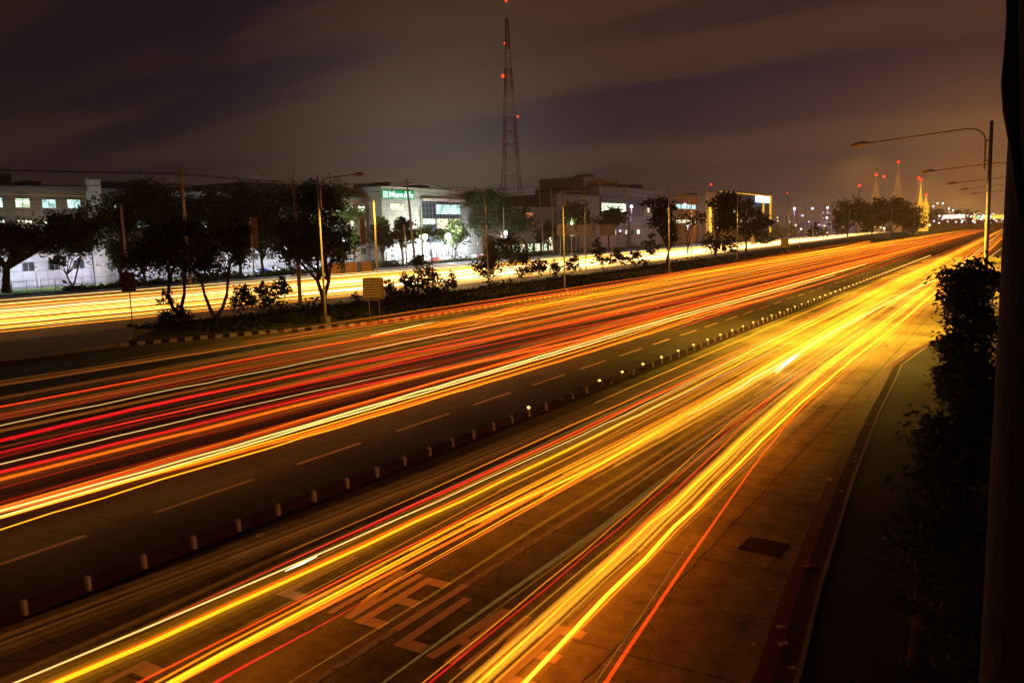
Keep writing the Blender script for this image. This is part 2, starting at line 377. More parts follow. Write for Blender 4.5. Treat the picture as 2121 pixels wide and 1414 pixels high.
# hatched gore lines, very faint
P = []
for i in range(9): P.append([(-52+i*1.25, 8+i*2), (-51.85+i*1.25, 8+i*2), (-48.4+i*.35, 44+i*2.0), (-48.55+i*.35, 44+i*2.0)])
mark(P, paint('faint_grey_paint', (0.24, 0.22, 0.19), .56))
# black and white blocks painted on the median's kerb
kb = [(-54.8, 34.8), (-50.2, 44.6), (-47.0, 50.2), (-45.1, 56.5), (-45.05, 73), (-45.0, 90), (-46, 160)]
bw, bb = bmesh.new(), bmesh.new(); acc = 0; k = 0
for (x0, y0), (x1, y1) in zip(kb, kb[1:]):
    ln = math.hypot(x1-x0, y1-y0); s = 0
    while s < ln-.01:
        e = min(s+.55, ln); a, b = s/ln, e/ln
        A = Vector((x0+(x1-x0)*a, y0+(y1-y0)*a, 0)); B = Vector((x0+(x1-x0)*b, y0+(y1-y0)*b, 0)); n = Vector((-(B-A).y, (B-A).x, 0)).normalized()*.2
        bmx = (bw, bb)[k % 2]; k += 1
        q = [A, B, B+n, A+n]; lo = [bmx.verts.new((p.x, p.y, -.02)) for p in q]; hi = [bmx.verts.new((p.x, p.y, .25)) for p in q]
        bmx.faces.new(hi)
        for t_ in range(4): bmx.faces.new((lo[t_], lo[(t_+1) % 4], hi[(t_+1) % 4], hi[t_]))
        s = e
struct('median_kerb', bw, solid('white_kerb_paint', (.75, .68, .55), .7, var=.3, scale=9)); struct('median_kerb', bb, solid('black_kerb_paint', (.03, .025, .02), .8))
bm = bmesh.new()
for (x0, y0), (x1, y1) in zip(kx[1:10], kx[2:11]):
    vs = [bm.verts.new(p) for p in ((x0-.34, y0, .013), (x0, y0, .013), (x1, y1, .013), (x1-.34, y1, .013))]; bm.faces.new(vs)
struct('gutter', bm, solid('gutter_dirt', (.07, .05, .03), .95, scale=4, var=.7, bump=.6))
# storm drain grate
t = thing('drain_grate', 'rusty black drain grate set in the road beside the kerb of the bus bay', 'drain grate', (-4.55, 17.65, 0.010), math.radians(-3))
bm = bmesh.new(); box(bm, -.42, -.40, -.1, .42, .40, 0.001); obj('pit', bm, M_black, t)
bm = bmesh.new()
for a in ((-.44, -.42, .44, -.38), (-.44, .38, .44, .42)): box(bm, a[0], a[1], .002, a[2], a[3], .018)
for a in ((-.44, -.379, -.40, .379), (.40, -.379, .44, .379)): box(bm, a[0], a[1], .002, a[2], a[3], .018)
obj('frame', bm, solid('rust', (.07, .04, .02), .8, .3), t)
bm = bmesh.new()
for i in range(17): box(bm, -.395, -.365+i*.0445, .002, .395, -.365+i*.0445+.017, .014)
obj('bars', bm, solid('bar_rust', (.10, .06, .035), .7, .2), t)
# ------------------------------------------------------------------ litter
def litter(px, py, s, col, label, z=.0):
    p = G(px, py, z); bm = bmesh.new(); rr = random.Random(px*7+py)
    n = 3
    vs = [[bm.verts.new(((i/n-.5)*s*rr.uniform(.8, 1.2), (j/n-.5)*s*.6*rr.uniform(.8, 1.2), s*rr.uniform(.02, .35))) for i in range(n+1)] for j in range(n+1)]
    for i in range(n):
        for j in range(n): bm.faces.new((vs[j][i], vs[j][i+1], vs[j+1][i+1], vs[j+1][i]))
    r = bmesh.ops.extrude_face_region(bm, geom=bm.faces[:])
    for v in r['geom']:
        if isinstance(v, bmesh.types.BMVert): v.co.z = max(0, v.co.z-.03*s-.004)
    o = obj('litter', bm, solid('litter_%d_%d_%d' % tuple(int(c*100) for c in col), col, .5), None)
    o.location = (p.x, p.y, p.z+.006); o.rotation_euler = (0, 0, rr.uniform(0, 6)); o['label'] = label; o['category'] = 'litter'; o['group'] = 'scraps of litter on the road'
litter(1680, 1175, .22, (.55, .04, .03), 'red crumpled wrapper on the road just short of the kerb')
litter(538, 1110, .2, (.6, .55, .45), 'pale crumpled paper at the foot of the median blocks')
litter(1832, 718, .35, (.6, .5, .3), 'flat pale scrap lying on the bus bay beyond the grate')
litter(1718, 996, .22, (.6, .48, .3), 'pale scrap on the bus bay left of the kerb rubble')
litter(1305, 1082, .16, (.5, .38, .25), 'small clod on the lane between the two red streaks')
for i, (x, y) in enumerate([(1840, 818), (1832, 838), (1826, 850), (1872, 745), (1795, 880), (1772, 946), (1757, 952), (1770, 955), (1745, 985), (1742, 1018), (1757, 1030), (1736, 1064), (1736, 1105), (1600, 1222), (1605, 1246), (1562, 1335), (1500, 1265), (1582, 1175), (1512, 1300), (1640, 1385), (1622, 1335), (1680, 1325), (1619, 1300)]):
    litter(x, y, .09+.09*random.random(), (.5, .4, .27), 'small pale pebble or scrap scattered along the gutter of the bus bay')
# ------------------------------------------------------------------ concrete divider blocks
M_blk = solid('dirty_barrier_concrete', (0.045, 0.022, 0.014), .9, scale=5, var=.5, bump=.5)
M_blkend = solid('barrier_end_white', (0.6, 0.56, 0.48), .8, scale=9, var=.3)
M_stud = glow('amber_reflector_glow', (1.0, .42, .08), 3.0, False)  # reflector shine painted as emission; the studs are no lamps
def make_block(label):
    t = thing('divider_block', label, 'divider', (0, 0, 0), 0, 'concrete blocks dividing the carriageways')
    bm = bmesh.new()
    pr = [(-.10, 0), (.10, 0), (.08, .07), (.05, .11), (.04, .30), (-.04, .30), (-.05, .11), (-.08, .07)]
    a = [bm.verts.new((x, .075, z)) for x, z in pr]; b = [bm.verts.new((x, 1.20, z*.96)) for x, z in pr]
    bm.faces.new(a); bm.faces.new(b[::-1])
    for i in range(len(pr)): bm.faces.new((a[i], b[i], b[(i+1) % 8], a[(i+1) % 8]))
    bmesh.ops.recalc_face_normals(bm, faces=bm.faces[:])
    obj('panel', bm, M_blk, t)
    bm = bmesh.new()
    pp = [(-.062, .03), (.062, .03), (.062, .31), (.035, .345), (-.035, .345), (-.062, .31)]
    a = [bm.verts.new((x, .0, z)) for x, z in pp]; b = [bm.verts.new((x, .07, z)) for x, z in pp]
    bm.faces.new(a); bm.faces.new(b[::-1])
    for i in range(6): bm.faces.new((a[i], b[i], b[(i+1) % 6], a[(i+1) % 6]))
    bmesh.ops.recalc_face_normals(bm, faces=bm.faces[:]); bmesh.ops.bevel(bm, geom=bm.edges[:], offset=.006, segments=1, affect='EDGES')
    obj('post', bm, M_blkend, t)
    return t
ORD = ['first', 'second', 'third', 'fourth', 'fifth', 'sixth', 'seventh', 'eighth', 'ninth', 'tenth', 'eleventh', 'twelfth', 'thirteenth', 'fourteenth', 'fifteenth', 'sixteenth', 'seventeenth', 'eighteenth']
blk = None; studs = {24, 30, 31, 33}
def barrier_x(y): return -16.12 + .14*min(1, y/20) + .2*max(0, min(1, (y-60)/60))
stud_proto = None
tex_lab = ['whitish end post facing the camera', 'dark panel between whitish posts']
for i in range(150):
    y = 5.15+1.272*i
    where = ('close to the camera by the LANE lettering' if i < 6 else 'before the first amber reflector' if i < 17 else 'in the broken middle stretch' if i < 26 else 'in the far stretch topped with amber reflectors')
    lab = 'low concrete divider block with a whitish post, '+(ORD[i]+' from the lower left corner' if i < len(ORD) else where)
    rz = math.radians(random.uniform(-2.5, 2.5)) if i < 17 else math.radians(random.uniform(-11, 11)) if i < 26 else 0
    if blk is None: blk = make_block(lab); o = blk; o.location = (barrier_x(y), y, 0)
    else: o = dup(blk, (barrier_x(y)+(random.uniform(-.08, .08) if 17 < i < 26 else 0), y, 0), rz, lab)
    if 18 < i < 26: o.rotation_euler.x = math.radians(random.uniform(-2, 6)); o.rotation_euler.y = math.radians(random.choice((-1, 1))*random.uniform(4, 22)); o.location.z = -.03
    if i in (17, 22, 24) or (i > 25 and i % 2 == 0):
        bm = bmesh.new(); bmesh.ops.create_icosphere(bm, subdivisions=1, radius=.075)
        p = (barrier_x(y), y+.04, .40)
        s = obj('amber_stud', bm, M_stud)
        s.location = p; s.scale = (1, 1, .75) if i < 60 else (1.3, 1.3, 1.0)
        s['label'] = 'amber reflector with painted glow on top of the divider, ' + ('first of the line' if i == 17 else 'among the broken blocks' if i < 26 else 'one of the regular row running away'); s['category'] = 'marker light'; s['group'] = 'amber reflectors on the divider'
# kerb strip under the blocks with crumbling dirt
bm = bmesh.new(); box(bm, -16.28, -10, -.02, -15.72, 400, .035)
struct('divider_strip', bm, solid('dark_dirty_strip', (0.045, 0.03, 0.02), .95, scale=6, var=.6, bump=.8))

# ------------------------------------------------------------------ street lamps
def arm_pts(x0, z0, x1, z1, bend=.9):
    pts = [(x0, 0, z0-2.4), (x0, 0, z0-.7)]
    s = 1 if x1 > x0 else -1
    for a in (30, 60, 90): pts.append((x0+s*bend*(1-math.cos(math.radians(a))), 0, z0-.7+.7*math.sin(math.radians(a))))
    pts.append((x1, 0, z1)); return pts
def lamp(label, base, h=12.9, side=1, reach=4.2, rz=0, group=None, foot=True, r0=.11, mat=None, simple=False, drop=-.1, arm2=False):
    mat = mat or M_steel
    t = thing('street_lamp', label, 'street lamp', base, rz, group)
    bm = bmesh.new(); tube(bm, [(0, 0, 0), (0, 0, 1.2), (0, 0, h)], [r0*1.25, r0, r0*.62], 10); obj('pole', bm, mat, t, True)
    if foot:
        bm = bmesh.new(); box(bm, -.32, -.32, -.1, .32, .32, .55); bmesh.ops.bevel(bm, geom=bm.edges[:], offset=.04, segments=2, affect='EDGES'); obj('foot', bm, M_kerb, t)
    for sd in ([side] if not arm2 else [1, -1]):
        bm = bmesh.new()
        if simple: tube(bm, [(0, 0, h-.35), (sd*reach*.5, 0, h-.1), (sd*reach, 0, h+.15)], .045, 8)
        else:
            tube(bm, arm_pts(sd*.28, h-.35, sd*reach, h-.35-drop), .05, 8)
            box(bm, min(0, sd*.28), -.02, h-2.3, max(0, sd*.28), .02, h-2.22); box(bm, min(0, sd*.28), -.02, h-1.15, max(0, sd*.28), .02, h-1.07)
        obj('arm', bm, mat, t, True)
        bm = bmesh.new(); zt = (h+.15) if simple else h-.35-drop
        for f_, (rx, rz_) in ((0, (0, 0)),):
            pts = [(sd*(reach-.05), 0, zt), (sd*(reach+.25), 0, zt+.03), (sd*(reach+.7), 0, zt), (sd*(reach+1.05), 0, zt-.07)]
            tube(bm, pts, [.055, .13, .14, .05], 10)
        hd = obj('lamp_head', bm, mat, t, True)
        bm = bmesh.new(); tube(bm, [(sd*(reach+.3), 0, zt-.10), (sd*(reach+.85), 0, zt-.12)], [.09, .07], 8)
        obj('lens', bm, solid('lamp_lens', (.8, .6, .25), .2), hd)
    return t
def on_ground(px, py, z=.2): return G(px, py, z)
def rows(lst, side, grp, words, **k):
    for i, (bx, by, top) in enumerate(lst):
        b = on_ground(bx, by, 0.2); hpx = None
        d = PR(b)[2]
        # height from the photo: vertical through b that reaches the measured row
        lo, hi = 2, 40
        for _ in range(40):
            mid = (lo+hi)/2
            if PR((b.x, b.y, mid))[1] > top: lo = mid
            else: hi = mid
        lamp(words[i], b, h=min(16, mid-.2), side=side, group=grp, **k)
rows([(675, 668, 362), (1170, 607, 378), (1386, 566, 389), (1527, 540, 397), (1632, 520, 400), (1706, 507, 405), (1758, 497, 410), (1845, 492, 418), (1893, 490, 425)], 1, 'lamps on the median facing the highway',
     ['single arm street lamp on the near edge of the median, leftmost of its row', 'single arm street lamp on the median just right of the lattice tower', 'single arm street lamp on the median before the dense tree beside the white building', 'single arm street lamp on the median left of the blue lit building', 'single arm street lamp on the median right of the blue lit building', 'slim single arm street lamp on the median before the lilac lit yard', 'slim single arm street lamp at the left edge of the dark clump of trees', 'slim lamp pole rising before the dark clump of trees', 'slim lamp pole at the right end of the dark clump of trees'])
rows([(1012, 592, 388), (1214, 562, 391), (1432, 532, 400), (1562, 512, 408), (1652, 500, 412), (1740, 492, 416)], -1, 'lamps on the median facing the far road',
     ['lamp pole with its arm reaching left over the far road, before the umbrella shaped tree', 'lamp pole with its arm reaching left over the far road, before the rusty sign panels', 'lamp pole with its arm reaching left beside the sparse branching tree', 'lamp pole with its arm reaching left beyond the blue lit building', 'lamp pole with its arm reaching left before the lilac lit yard', 'distant lamp pole with its arm reaching left by the dark trees'], foot=False)
# right side of the highway
for i, (px, yb, top, lab) in enumerate([(2035, 700, 250, 'tall street lamp rising behind the dark bush, long arm reaching left across the sky'),
      (2088, 611, 327, 'second street lamp on the right, its arm passing behind the tall one'), (2096, 572, 360, 'third street lamp on the right, its arm just above the yellow trails'),
      (2100, 552, 376, 'fourth and smaller street lamp arm on the right, below three others'), (2103, 535, 388, 'fifth faint street lamp arm on the right, lowest of the row')]):
    b = G(px, yb, .13); dpx = F/PR(b)[2]
    hgt = 13.0*(1.0)
    lo, hi = 2, 40
    for _ in range(40):
        mid = (lo+hi)/2
        if PR((b.x, b.y, mid))[1] > top: lo = mid
        else: hi = mid
    lamp(lab, b, h=mid-.13, side=-1, reach=6.6, group='street lamps along the right edge', drop=.38, foot=False, r0=.15)
# tall twin arm lamps and plain poles across the far road
b = G(782, 571, 0); lamp('orange lit twin arm lamp post beyond the far road, left of the green sign', b, h=15.6, reach=1.3, arm2=True, simple=True, foot=False, r0=.22, mat=M_pole)
def pole_to(px, py, topx, topy, r, label, cat='pole', mat=None, name='utility_pole', group=None, z=0.0):
    b = BF(px, py, z); lo, hi = 1, 60
    for _ in range(40):
        mid = (lo+hi)/2
        if PR((b.x, b.y, mid))[1] > topy: lo = mid
        else: hi = mid
    t = thing(name, label, cat, b, 0, group)
    dx = (topx - PR((b.x, b.y, mid))[0])*PR(b)[2]/F
    bm = bmesh.new(); tube(bm, [(0, 0, -.1), (dx*.5, 0, mid*.5), (dx, 0, mid-z)], [r*1.25, r*1.1, r*.85], 10); obj('shaft', bm, mat or M_pole, t, True)
    return t, mid-z, dx
WIRE_TOPS = []
for (px, py, tx, ty, lab) in [(396, 603, 373, 347, 'tall utility pole with two crossarms in front of the dark trees on the left'), (861, 556, 839, 368, 'utility pole with stacked crossarms crossing the green sign'),
                              (1127, 527, 1114, 380, 'utility pole with two crossarms right of the lattice tower'), (1302, 512, 1295, 390, 'thin utility pole with crossarms before the white building with the lit strip window'), (1452, 502, 1446, 402, 'far utility pole with crossarms near the orange building')]:
    t, h, dx = pole_to(px, py, tx, ty, .24, lab, 'utility pole', group='power line poles across the far road')
    for zz_ in (h-1.3, h-3.1):
        bm = bmesh.new(); box(bm, dx-1.7, -.06, zz_, dx+1.7, .06, zz_+.14)
        c = obj('crossarm', bm, M_steeld, t)
        bm = bmesh.new()
        for q in (-1.6, -1.1, -.6, .6, 1.1, 1.6): tube(bm, [(dx+q, 0, zz_+.142), (dx+q, 0, zz_+.42)], [.05, .035], 6)
        obj('insulators', bm, M_pole, c)
    b = t.location; WIRE_TOPS.append((Vector((b.x+dx, b.y, b.z)), h))
for (px, py, tx, ty, r, lab) in [(268, 598, 248, 423, .2, 'plain pale pole standing in front of the left trees'), (785, 600, 745, 465, .0, ''), (623, 645, 608, 374, .16, 'tall bare pole on the far edge of the median beside the leftmost lamp'),
      (877, 553, 869, 428, .16, 'slim pole before the dark glass front'), (1147, 527, 1141, 390, .28, 'pale thick pole left of the round tree'), (1228, 522, 1223, 425, .13, 'thin pale pole before the round tree by the rusty panels'),
      (1657, 518, 1650, 440, .1, 'thin pole before the lilac lit yard'), (406, 590, 401, 480, .14, 'short brown post right of the tall utility pole'), (378, 592, 371, 480, .14, 'short brown post left of the tall utility pole'), (844, 552, 836, 466, .14, 'short post left of the crossed utility pole'),
      (1270, 512, 1272, 425, .14, 'pale pole left of the lilac poles'), (1558, 512, 1559, 434, .45, 'thick ochre post on the median by the blue lit building'), (1045, 535, 1043, 428, .16, 'thin pole beside the trunk of the umbrella shaped tree'), (1135, 515, 1122, 460, .1, 'thin short post right of the umbrella tree')]:
    if r: pole_to(px, py, tx, ty, r, lab, group='bare poles beyond the median')
for i, px in enumerate((1293, 1300, 1306, 1352, 1395)):
    pole_to(px, 513-i, px-1, 450, .16, ['left', 'middle', 'right', 'lone tall', 'last'][i] + ' lilac lit pole standing by the far road', mat=solid('lilac_post', (.6, .42, .55), .6), group='lilac lit posts')
# wires
M_wire = solid('wire', (.02, .018, .016), .6)
tops = [(Vector((WIRE_TOPS[0][0].x-4, -30, 0)), WIRE_TOPS[0][1]+1)] + WIRE_TOPS
for (a, ha), (b, hb) in zip(tops, tops[1:]):
    for j, (off, dz) in enumerate([(-1.6, -.85), (-.6, -.85), (1.1, -.85), (-1.6, -2.65), (.6, -2.65), (0, -4.5)]):
        span = tops.index((a, ha))
        p0 = Vector((a.x+off, a.y, ha+dz)); p1 = Vector((b.x+off, b.y, hb+dz)); pts = []
        for k in range(17):
            s = k/16; p = p0.lerp(p1, s); p.z -= 4*s*(1-s)*(.012*(p1-p0).length+.2*j*.3); pts.append(p)
        bm = bmesh.new(); tube(bm, pts, .035, 5)
        o = obj('power_line', bm, M_wire); o['category'] = 'power line'; o['group'] = 'wires strung between the utility poles'
        o['label'] = ['outermost top', 'second top', 'innermost top', 'outer lower', 'inner lower', 'lowest sagging'][j]+' wire strung '+['left of the tall utility pole', 'between the tall and the crossed utility pole', 'right of the pole crossing the green sign', 'over the round tree and white block', 'over the orange building'][span]
# foreground pole and cable at the right edge of the view
t = thing('utility_pole', 'massive black utility pole right beside the camera along the right edge', 'utility pole', (.225, 2.0, 0))
bm = bmesh.new(); tube(bm, [(0, 0, -.1), (0, 0, 4), (0, 0, 7), (0, 0, 11)], [.29, .275, .255, .23], 28); obj('shaft', bm, M_blackpole, t, True)
pts = [GD(x, y, 1.86) for x, y in ((2098, -220), (2097, -60), (2096, 40), (2094, 110), (2092, 170), (2094, 230), (2100, 290), (2108, 360), (2118, 450))]
bm = bmesh.new(); tube(bm, pts, [.008, .011, .0095, .012, .0155, .014, .010, .008, .008], 10)
o = obj('cable_bundle', bm, M_black, None, True); o['label'] = 'black bulging cable bundle hanging beside the massive pole at top right'; o['category'] = 'cable'
# ------------------------------------------------------------------ buildings on the far side
def tiled(name, col, sx=3.0, sz=1.25, rough=.6):
    if name in MC: return MC[name]
    mt, t, out = new_mat(name)
    b = N(t, 'ShaderNodeBsdfPrincipled'); b.inputs['Roughness'].default_value = rough
    g = N(t, 'ShaderNodeNewGeometry'); s = N(t, 'ShaderNodeSeparateXYZ'); L(t, g.outputs['Position'], s.inputs[0])
    u = mth(t, 'ADD', s.outputs[0], s.outputs[1])
    j = mth(t, 'MINIMUM', mth(t, 'PINGPONG', u, sx/2), mth(t, 'PINGPONG', s.outputs[2], sz/2))
    r = ramp(t, j, [(0, (1, 1, 1)), (.05, (1, 1, 1)), (.09, (0, 0, 0))])
    n = N(t, 'ShaderNodeTexNoise'); n.inputs['Scale'].default_value = .35; n.inputs['Detail'].default_value = 6; L(t, g.outputs['Position'], n.inputs['Vector'])
    c = mix(t, n.outputs[0], tuple(x*.45 for x in col), tuple(min(1, x*1.35) for x in col))
    c = mix(t, mth(t, 'MULTIPLY', r, .55), c, tuple(x*.3 for x in col)); L(t, c, b.inputs['Base Color']); L(t, b.outputs[0], out.inputs[0]); MC[name] = mt; return mt
def lit_window(name, col, st, seed=0):
    """lit room behind glass: pale ceiling, darker furniture and blinds as brightness cells"""
    if name in MC: return MC[name]
    mt, t, out = new_mat(name)
    g = N(t, 'ShaderNodeNewGeometry'); mp = N(t, 'ShaderNodeMapping'); mp.inputs['Scale'].default_value = (0, .9, 1.3); mp.inputs['Location'].default_value = (seed, seed*2, 0)
    L(t, g.outputs['Position'], mp.inputs[0]); v = N(t, 'ShaderNodeTexVoronoi', distance='CHEBYCHEV'); v.inputs['Scale'].default_value = .9; L(t, mp.outputs[0], v.inputs['Vector'])
    s = N(t, 'ShaderNodeSeparateXYZ'); L(t, v.outputs['Color'], s.inputs[0])
    c = mix(t, s.outputs[0], tuple(x*.55 for x in col), col)
    e = N(t, 'ShaderNodeEmission'); L(t, c, e.inputs[0])
    mr = N(t, 'ShaderNodeMapRange'); L(t, s.outputs[1], mr.inputs[0]); mr.inputs[3].default_value = st*.35; mr.inputs[4].default_value = st*1.25; L(t, mr.outputs[0], e.inputs[1])
    L(t, e.outputs[0], out.inputs[0]); mt.cycles.emission_sampling = 'NONE'; MC[name] = mt; return mt
WIN = lit_window('lit_window_green', (.80, 1.0, .66), 2.3); WINW = lit_window('lit_window_warm', (1.0, .9, .6), 2.0, 3); WINC = lit_window('lit_window_cool', (.6, .98, .92), 1.7, 5)
DARKGL = solid('dark_glass', (.02, .03, .045), .15, var=.2, spec=.6)
FRAME = solid('window_frame', (.30, .32, .30), .5)
def win(parent, X, y0, y1, z0, z1, pane, bars=1, hb=0, px=.0):
    """frame part + pane sub-part on a facade that faces +X"""
    bm = bmesh.new(); w = .09
    box(bm, X+.003, y0-w, z0-w, X+.16, y1+w, z0); box(bm, X+.003, y0-w, z1, X+.16, y1+w, z1+w)
    box(bm, X+.003, y0-w, z0+.001, X+.16, y0, z1-.001); box(bm, X+.003, y1, z0+.001, X+.16, y1+w, z1-.001)
    for i in range(bars):
        yc = y0+(y1-y0)*(i+1)/(bars+1); box(bm, X+.06, yc-.05, z0+.001, X+.13, yc+.05, z1-.001)
    for i in range(hb):
        zc = z0+(z1-z0)*(i+1)/(hb+1); box(bm, X+.055, y0+.001, zc-.045, X+.125, y1-.001, zc+.045)
    f = obj('window', bm, FRAME, parent)
    bm = bmesh.new(); box(bm, X+.004, y0+.002, z0+.002, X+.05, y1-.002, z1-.002); obj('pane', bm, pane, f)
def part(name, mat, parent, *boxes):
    bm = bmesh.new()
    for b_ in boxes: box(bm, *b_)
    return obj(name, bm, mat, parent)
# long office wing (left half of the picture)
A = thing('office_building', 'long beige tiled office wing with rows of lit square windows behind the trees at left', 'building', (0, 0, 0))
XA = -165
part('wall', tiled('beige_tiles', (.26, .20, .16)), A, (XA-28, 30, 6.3, XA, 187, 19.0))
part('ground_floor', tiled('white_tiles', (.5, .5, .54), 2.4, 1.6), A, (XA-27.9, 30, -.2, XA-.05, 187, 6.25))
part('parapet', solid('parapet', (.12, .13, .13), .6), A, (XA-28.3, 29.7, 19.003, XA+.5, 187.3, 19.7))
part('rooftop_house', solid('rooftop_house', (.10, .085, .075), .8), A, (XA-26, 146, 19.7, XA-6, 186.5, 23.2)); part('rooftop_house', solid('rooftop_house', (.10, .085, .075), .8), A, (XA-20, 60, 19.7, XA-2, 86.6, 23.4))
part('stair_column', solid('stair_column', (.5, .48, .46), .7), A, (XA+.003, 100.2, -.2, XA+1.6, 102.6, 21.4))
part('ledge', solid('ledge', (.45, .42, .38), .7), A, (XA+.003, 30, 6.0, XA+.35, 100.1, 6.5), (XA+.003, 102.7, 6.0, XA+.35, 187, 6.5), (XA+.003, 30, 17.9, XA+.12, 100.1, 18.05), (XA+.003, 102.7, 17.9, XA+.12, 187, 18.05))
y = 75.6
while y < 184:
    if not (98.9 < y+1 < 104):
        win(A, XA, y, y+2.7, 15.5, 17.2, WIN if random.random() > .15 else WINC); win(A, XA, y, y+2.7, 11.5, 13.1, WIN if random.random() > .35 else WINW)
        win(A, XA, y+.1, y+2.3, 3.2, 4.9, DARKGL)
    y += 5.1
for q, (yy, w, h_) in enumerate(((92, 3, 1.6), (110, 5, 2.2), (118, 2, 3), (128, 4, 1.5), (138, 3, 2.4))): part('roof_unit', solid('roof_unit', (.2, .18, .17), .7), A, (XA-12, yy, 19.701, XA-7, yy+w, 19.7+h_))
bm = bmesh.new(); tube(bm, [(XA-8, 166, 23.2), (XA-8, 166, 29)], .08, 5); obj('antenna', bm, M_steeld, A)
# office block with the green sign
B = thing('office_block', 'white panelled office block carrying the green lit sign, with a dark glass front', 'building', (0, 0, 0))
XB = -160
part('wall', tiled('white_panels', (.42, .44, .40), 3.3, 1.45), B, (XB-30, 187.4, -.2, XB, 206.5, 22.9), (XB-30, 206.501, 19.4, XB-.01, 240, 22.9), (XB-30, 228.6, -.2, XB, 240, 19.39))
part('glass_front', DARKGL, B, (XB-29, 206.501, 6, XB-.6, 228.59, 19.39))
bm = bmesh.new()
for i in range(12): box(bm, XB-.598, 207+i*1.85, 6, XB-.45, 207.12+i*1.85, 19.3)
for i in range(8): box(bm, XB-.595, 206.6, 7.2+i*1.6, XB-.46, 228.5, 7.3+i*1.6)
obj('mullions', bm, solid('mullion', (.18, .22, .24), .5), B)
part('canopy', solid('canopy', (.6, .52, .46), .6), B, (XB+.003, 205.8, 19.0, XB+1.2, 229, 19.8))
part('podium', tiled('podium_white', (.6, .62, .66), 2, 2), B, (XB-29, 206.6, -.2, XB-.1, 228.5, 5.9))
win(B, XB, 191.2, 197.8, 16.0, 17.9, WINW, 2); win(B, XB, 187.9, 190.3, 11.8, 13.6, WIN, 1); win(B, XB, 192.5, 200, 11.0, 12.8, DARKGL, 3)
win(B, XB-.44, 214.5, 228.0, 15.0, 18.0, WINC, 6, 1); win(B, XB-.44, 214.5, 228.0, 10.2, 13.4, WINW, 6, 1); win(B, XB-.44, 207.3, 213.6, 11.8, 13.4, WIN, 4)
for yy in (188.5, 194, 199.5, 207.5, 213, 218.5, 224): win(B, XB+.0, yy, yy+3.4, .6, 3.6, lit_window('shopfront', (.95, .97, 1.0), 1.5, 9), 2)
part('annex', solid('orange_render', (.5, .32, .14), .8), B, (XB-20, 240.01, -.2, XB-3, 247, 14.5))
# the sign: rounded letters on a green light box plus a square emblem
SG = thing('sign', 'green glowing name sign with a white square emblem, high on the white block', 'sign', (XB+.02, 189.3, 19.6))
G_back = glow('sign_green', (.0, .62, .20), .62); G_white = glow('sign_white', (.8, 1.0, .9), 1.3)
bm = bmesh.new(); box(bm, 0.002, -1.9, -.25, .22, 13.3, 2.25); bmesh.ops.bevel(bm, geom=bm.edges[:], offset=.1, segments=2, affect='EDGES'); obj('backing', bm, G_back, SG)
bm = bmesh.new(); box(bm, .24, -1.3, .05, .34, .75, 1.95); obj('emblem', bm, G_white, SG)
bm = bmesh.new()
for i in range(3): box(bm, .345, -1.0+i*.55, .4, .36, -.75+i*.55, 1.6)
obj('emblem_bars', bm, G_back, SG)
cu_ = bpy.data.curves.new('lettering', 'FONT'); cu_.body = 'Manulife'; cu_.size = 2.75; cu_.extrude = .05; cu_.offset = .035
to = bpy.data.objects.new('lettering_curve', cu_); COL.objects.link(to); bpy.context.view_layer.update()
me = bpy.data.meshes.new_from_object(to.evaluated_get(bpy.context.evaluated_depsgraph_get())); bpy.data.objects.remove(to)
bw_ = max(v.co.x for v in me.vertices)
for v in me.vertices: v.co = Vector((.30+v.co.z, 1.25+v.co.x*11.6/bw_, v.co.y*.98+.12))
me.materials.append(G_white); lo_ = bpy.data.objects.new('lettering', me); COL.objects.link(lo_); lo_.parent = SG
for yy, w, h_ in ((191, 5, 1.4), (199, 2.5, 2.2), (215, 6, 1.8), (232, 3, 1.3)): part('roof_unit', solid('roof_unit', (.2, .18, .17), .7), B, (XB-14, yy, 22.901, XB-8, yy+w, 22.9+h_))
# low white hall behind the umbrella tree
C_ = thing('hall', 'low pale hall between the umbrella shaped tree and the round tree', 'building', (0, 0, 0))
part('wall', tiled('pale_hall', (.24, .23, .19), 4, 2), C_, (-196, 262, -.2, -170, 312, 18.2)); part('roof_edge', solid('roof_edge', (.3, .28, .25)), C_, (-196.2, 261.8, 18.203, -169.6, 312.2, 18.8))
part('doorway', glow('orange_glow', (1, .32, .12), .5, False), C_, (-169.997, 288, 10.8, -169.9, 293, 16.4))
for yy in range(264, 310, 6): win(C_, -170, yy, yy+4, .8, 3.8, WINW if yy % 12 else WIN, 2)
# white block with strip window
D = thing('office_block', 'white office block with a green strip window in a dark band and a rooftop box', 'building', (0, 0, 0))
part('wall', tiled('white_block', (.22, .19, .16), 5, 2.2), D, (-205, 313.6, -.2, -170, 458, 24.9), (-205, 356.1, 24.91, -170, 458, 29.8))
part('band', solid('dark_band', (.05, .05, .07), .4), D, (-169.997, 356.5, 15.5, -169.3, 409, 25.2))
part('rooftop_box', solid('rooftop_box', (.30, .27, .22)), D, (-200, 352, 29.81, -176, 392, 34.2))
win(D, -169.3, 356.8, 386, 17.6, 21.6, WIN, 9); part('lower_wing', solid('peach_wall', (.45, .32, .24)), D, (-169.9, 330, -.2, -160, 352, 14.5))
for yy, w, h_ in ((362, 6, 1.6), (400, 9, 2.5), (425, 4, 3.6), (440, 8, 1.5)): part('roof_unit', solid('roof_unit', (.2, .18, .17), .7), D, (-186, yy, 34.21 if yy < 390 else 29.801, -178, yy+w, (34.2 if yy < 390 else 29.8)+h_))
for q in range(9): win(D, -170, 415+q*4.6, 418+q*4.6, 17.6, 20.0, DARKGL if q % 3 else WINW)
for q in range(12): win(D, -170, 318+q*7.5, 322+q*7.5, 6.5, 8.6, (DARKGL, WINW, DARKGL, WIN)[q % 4])
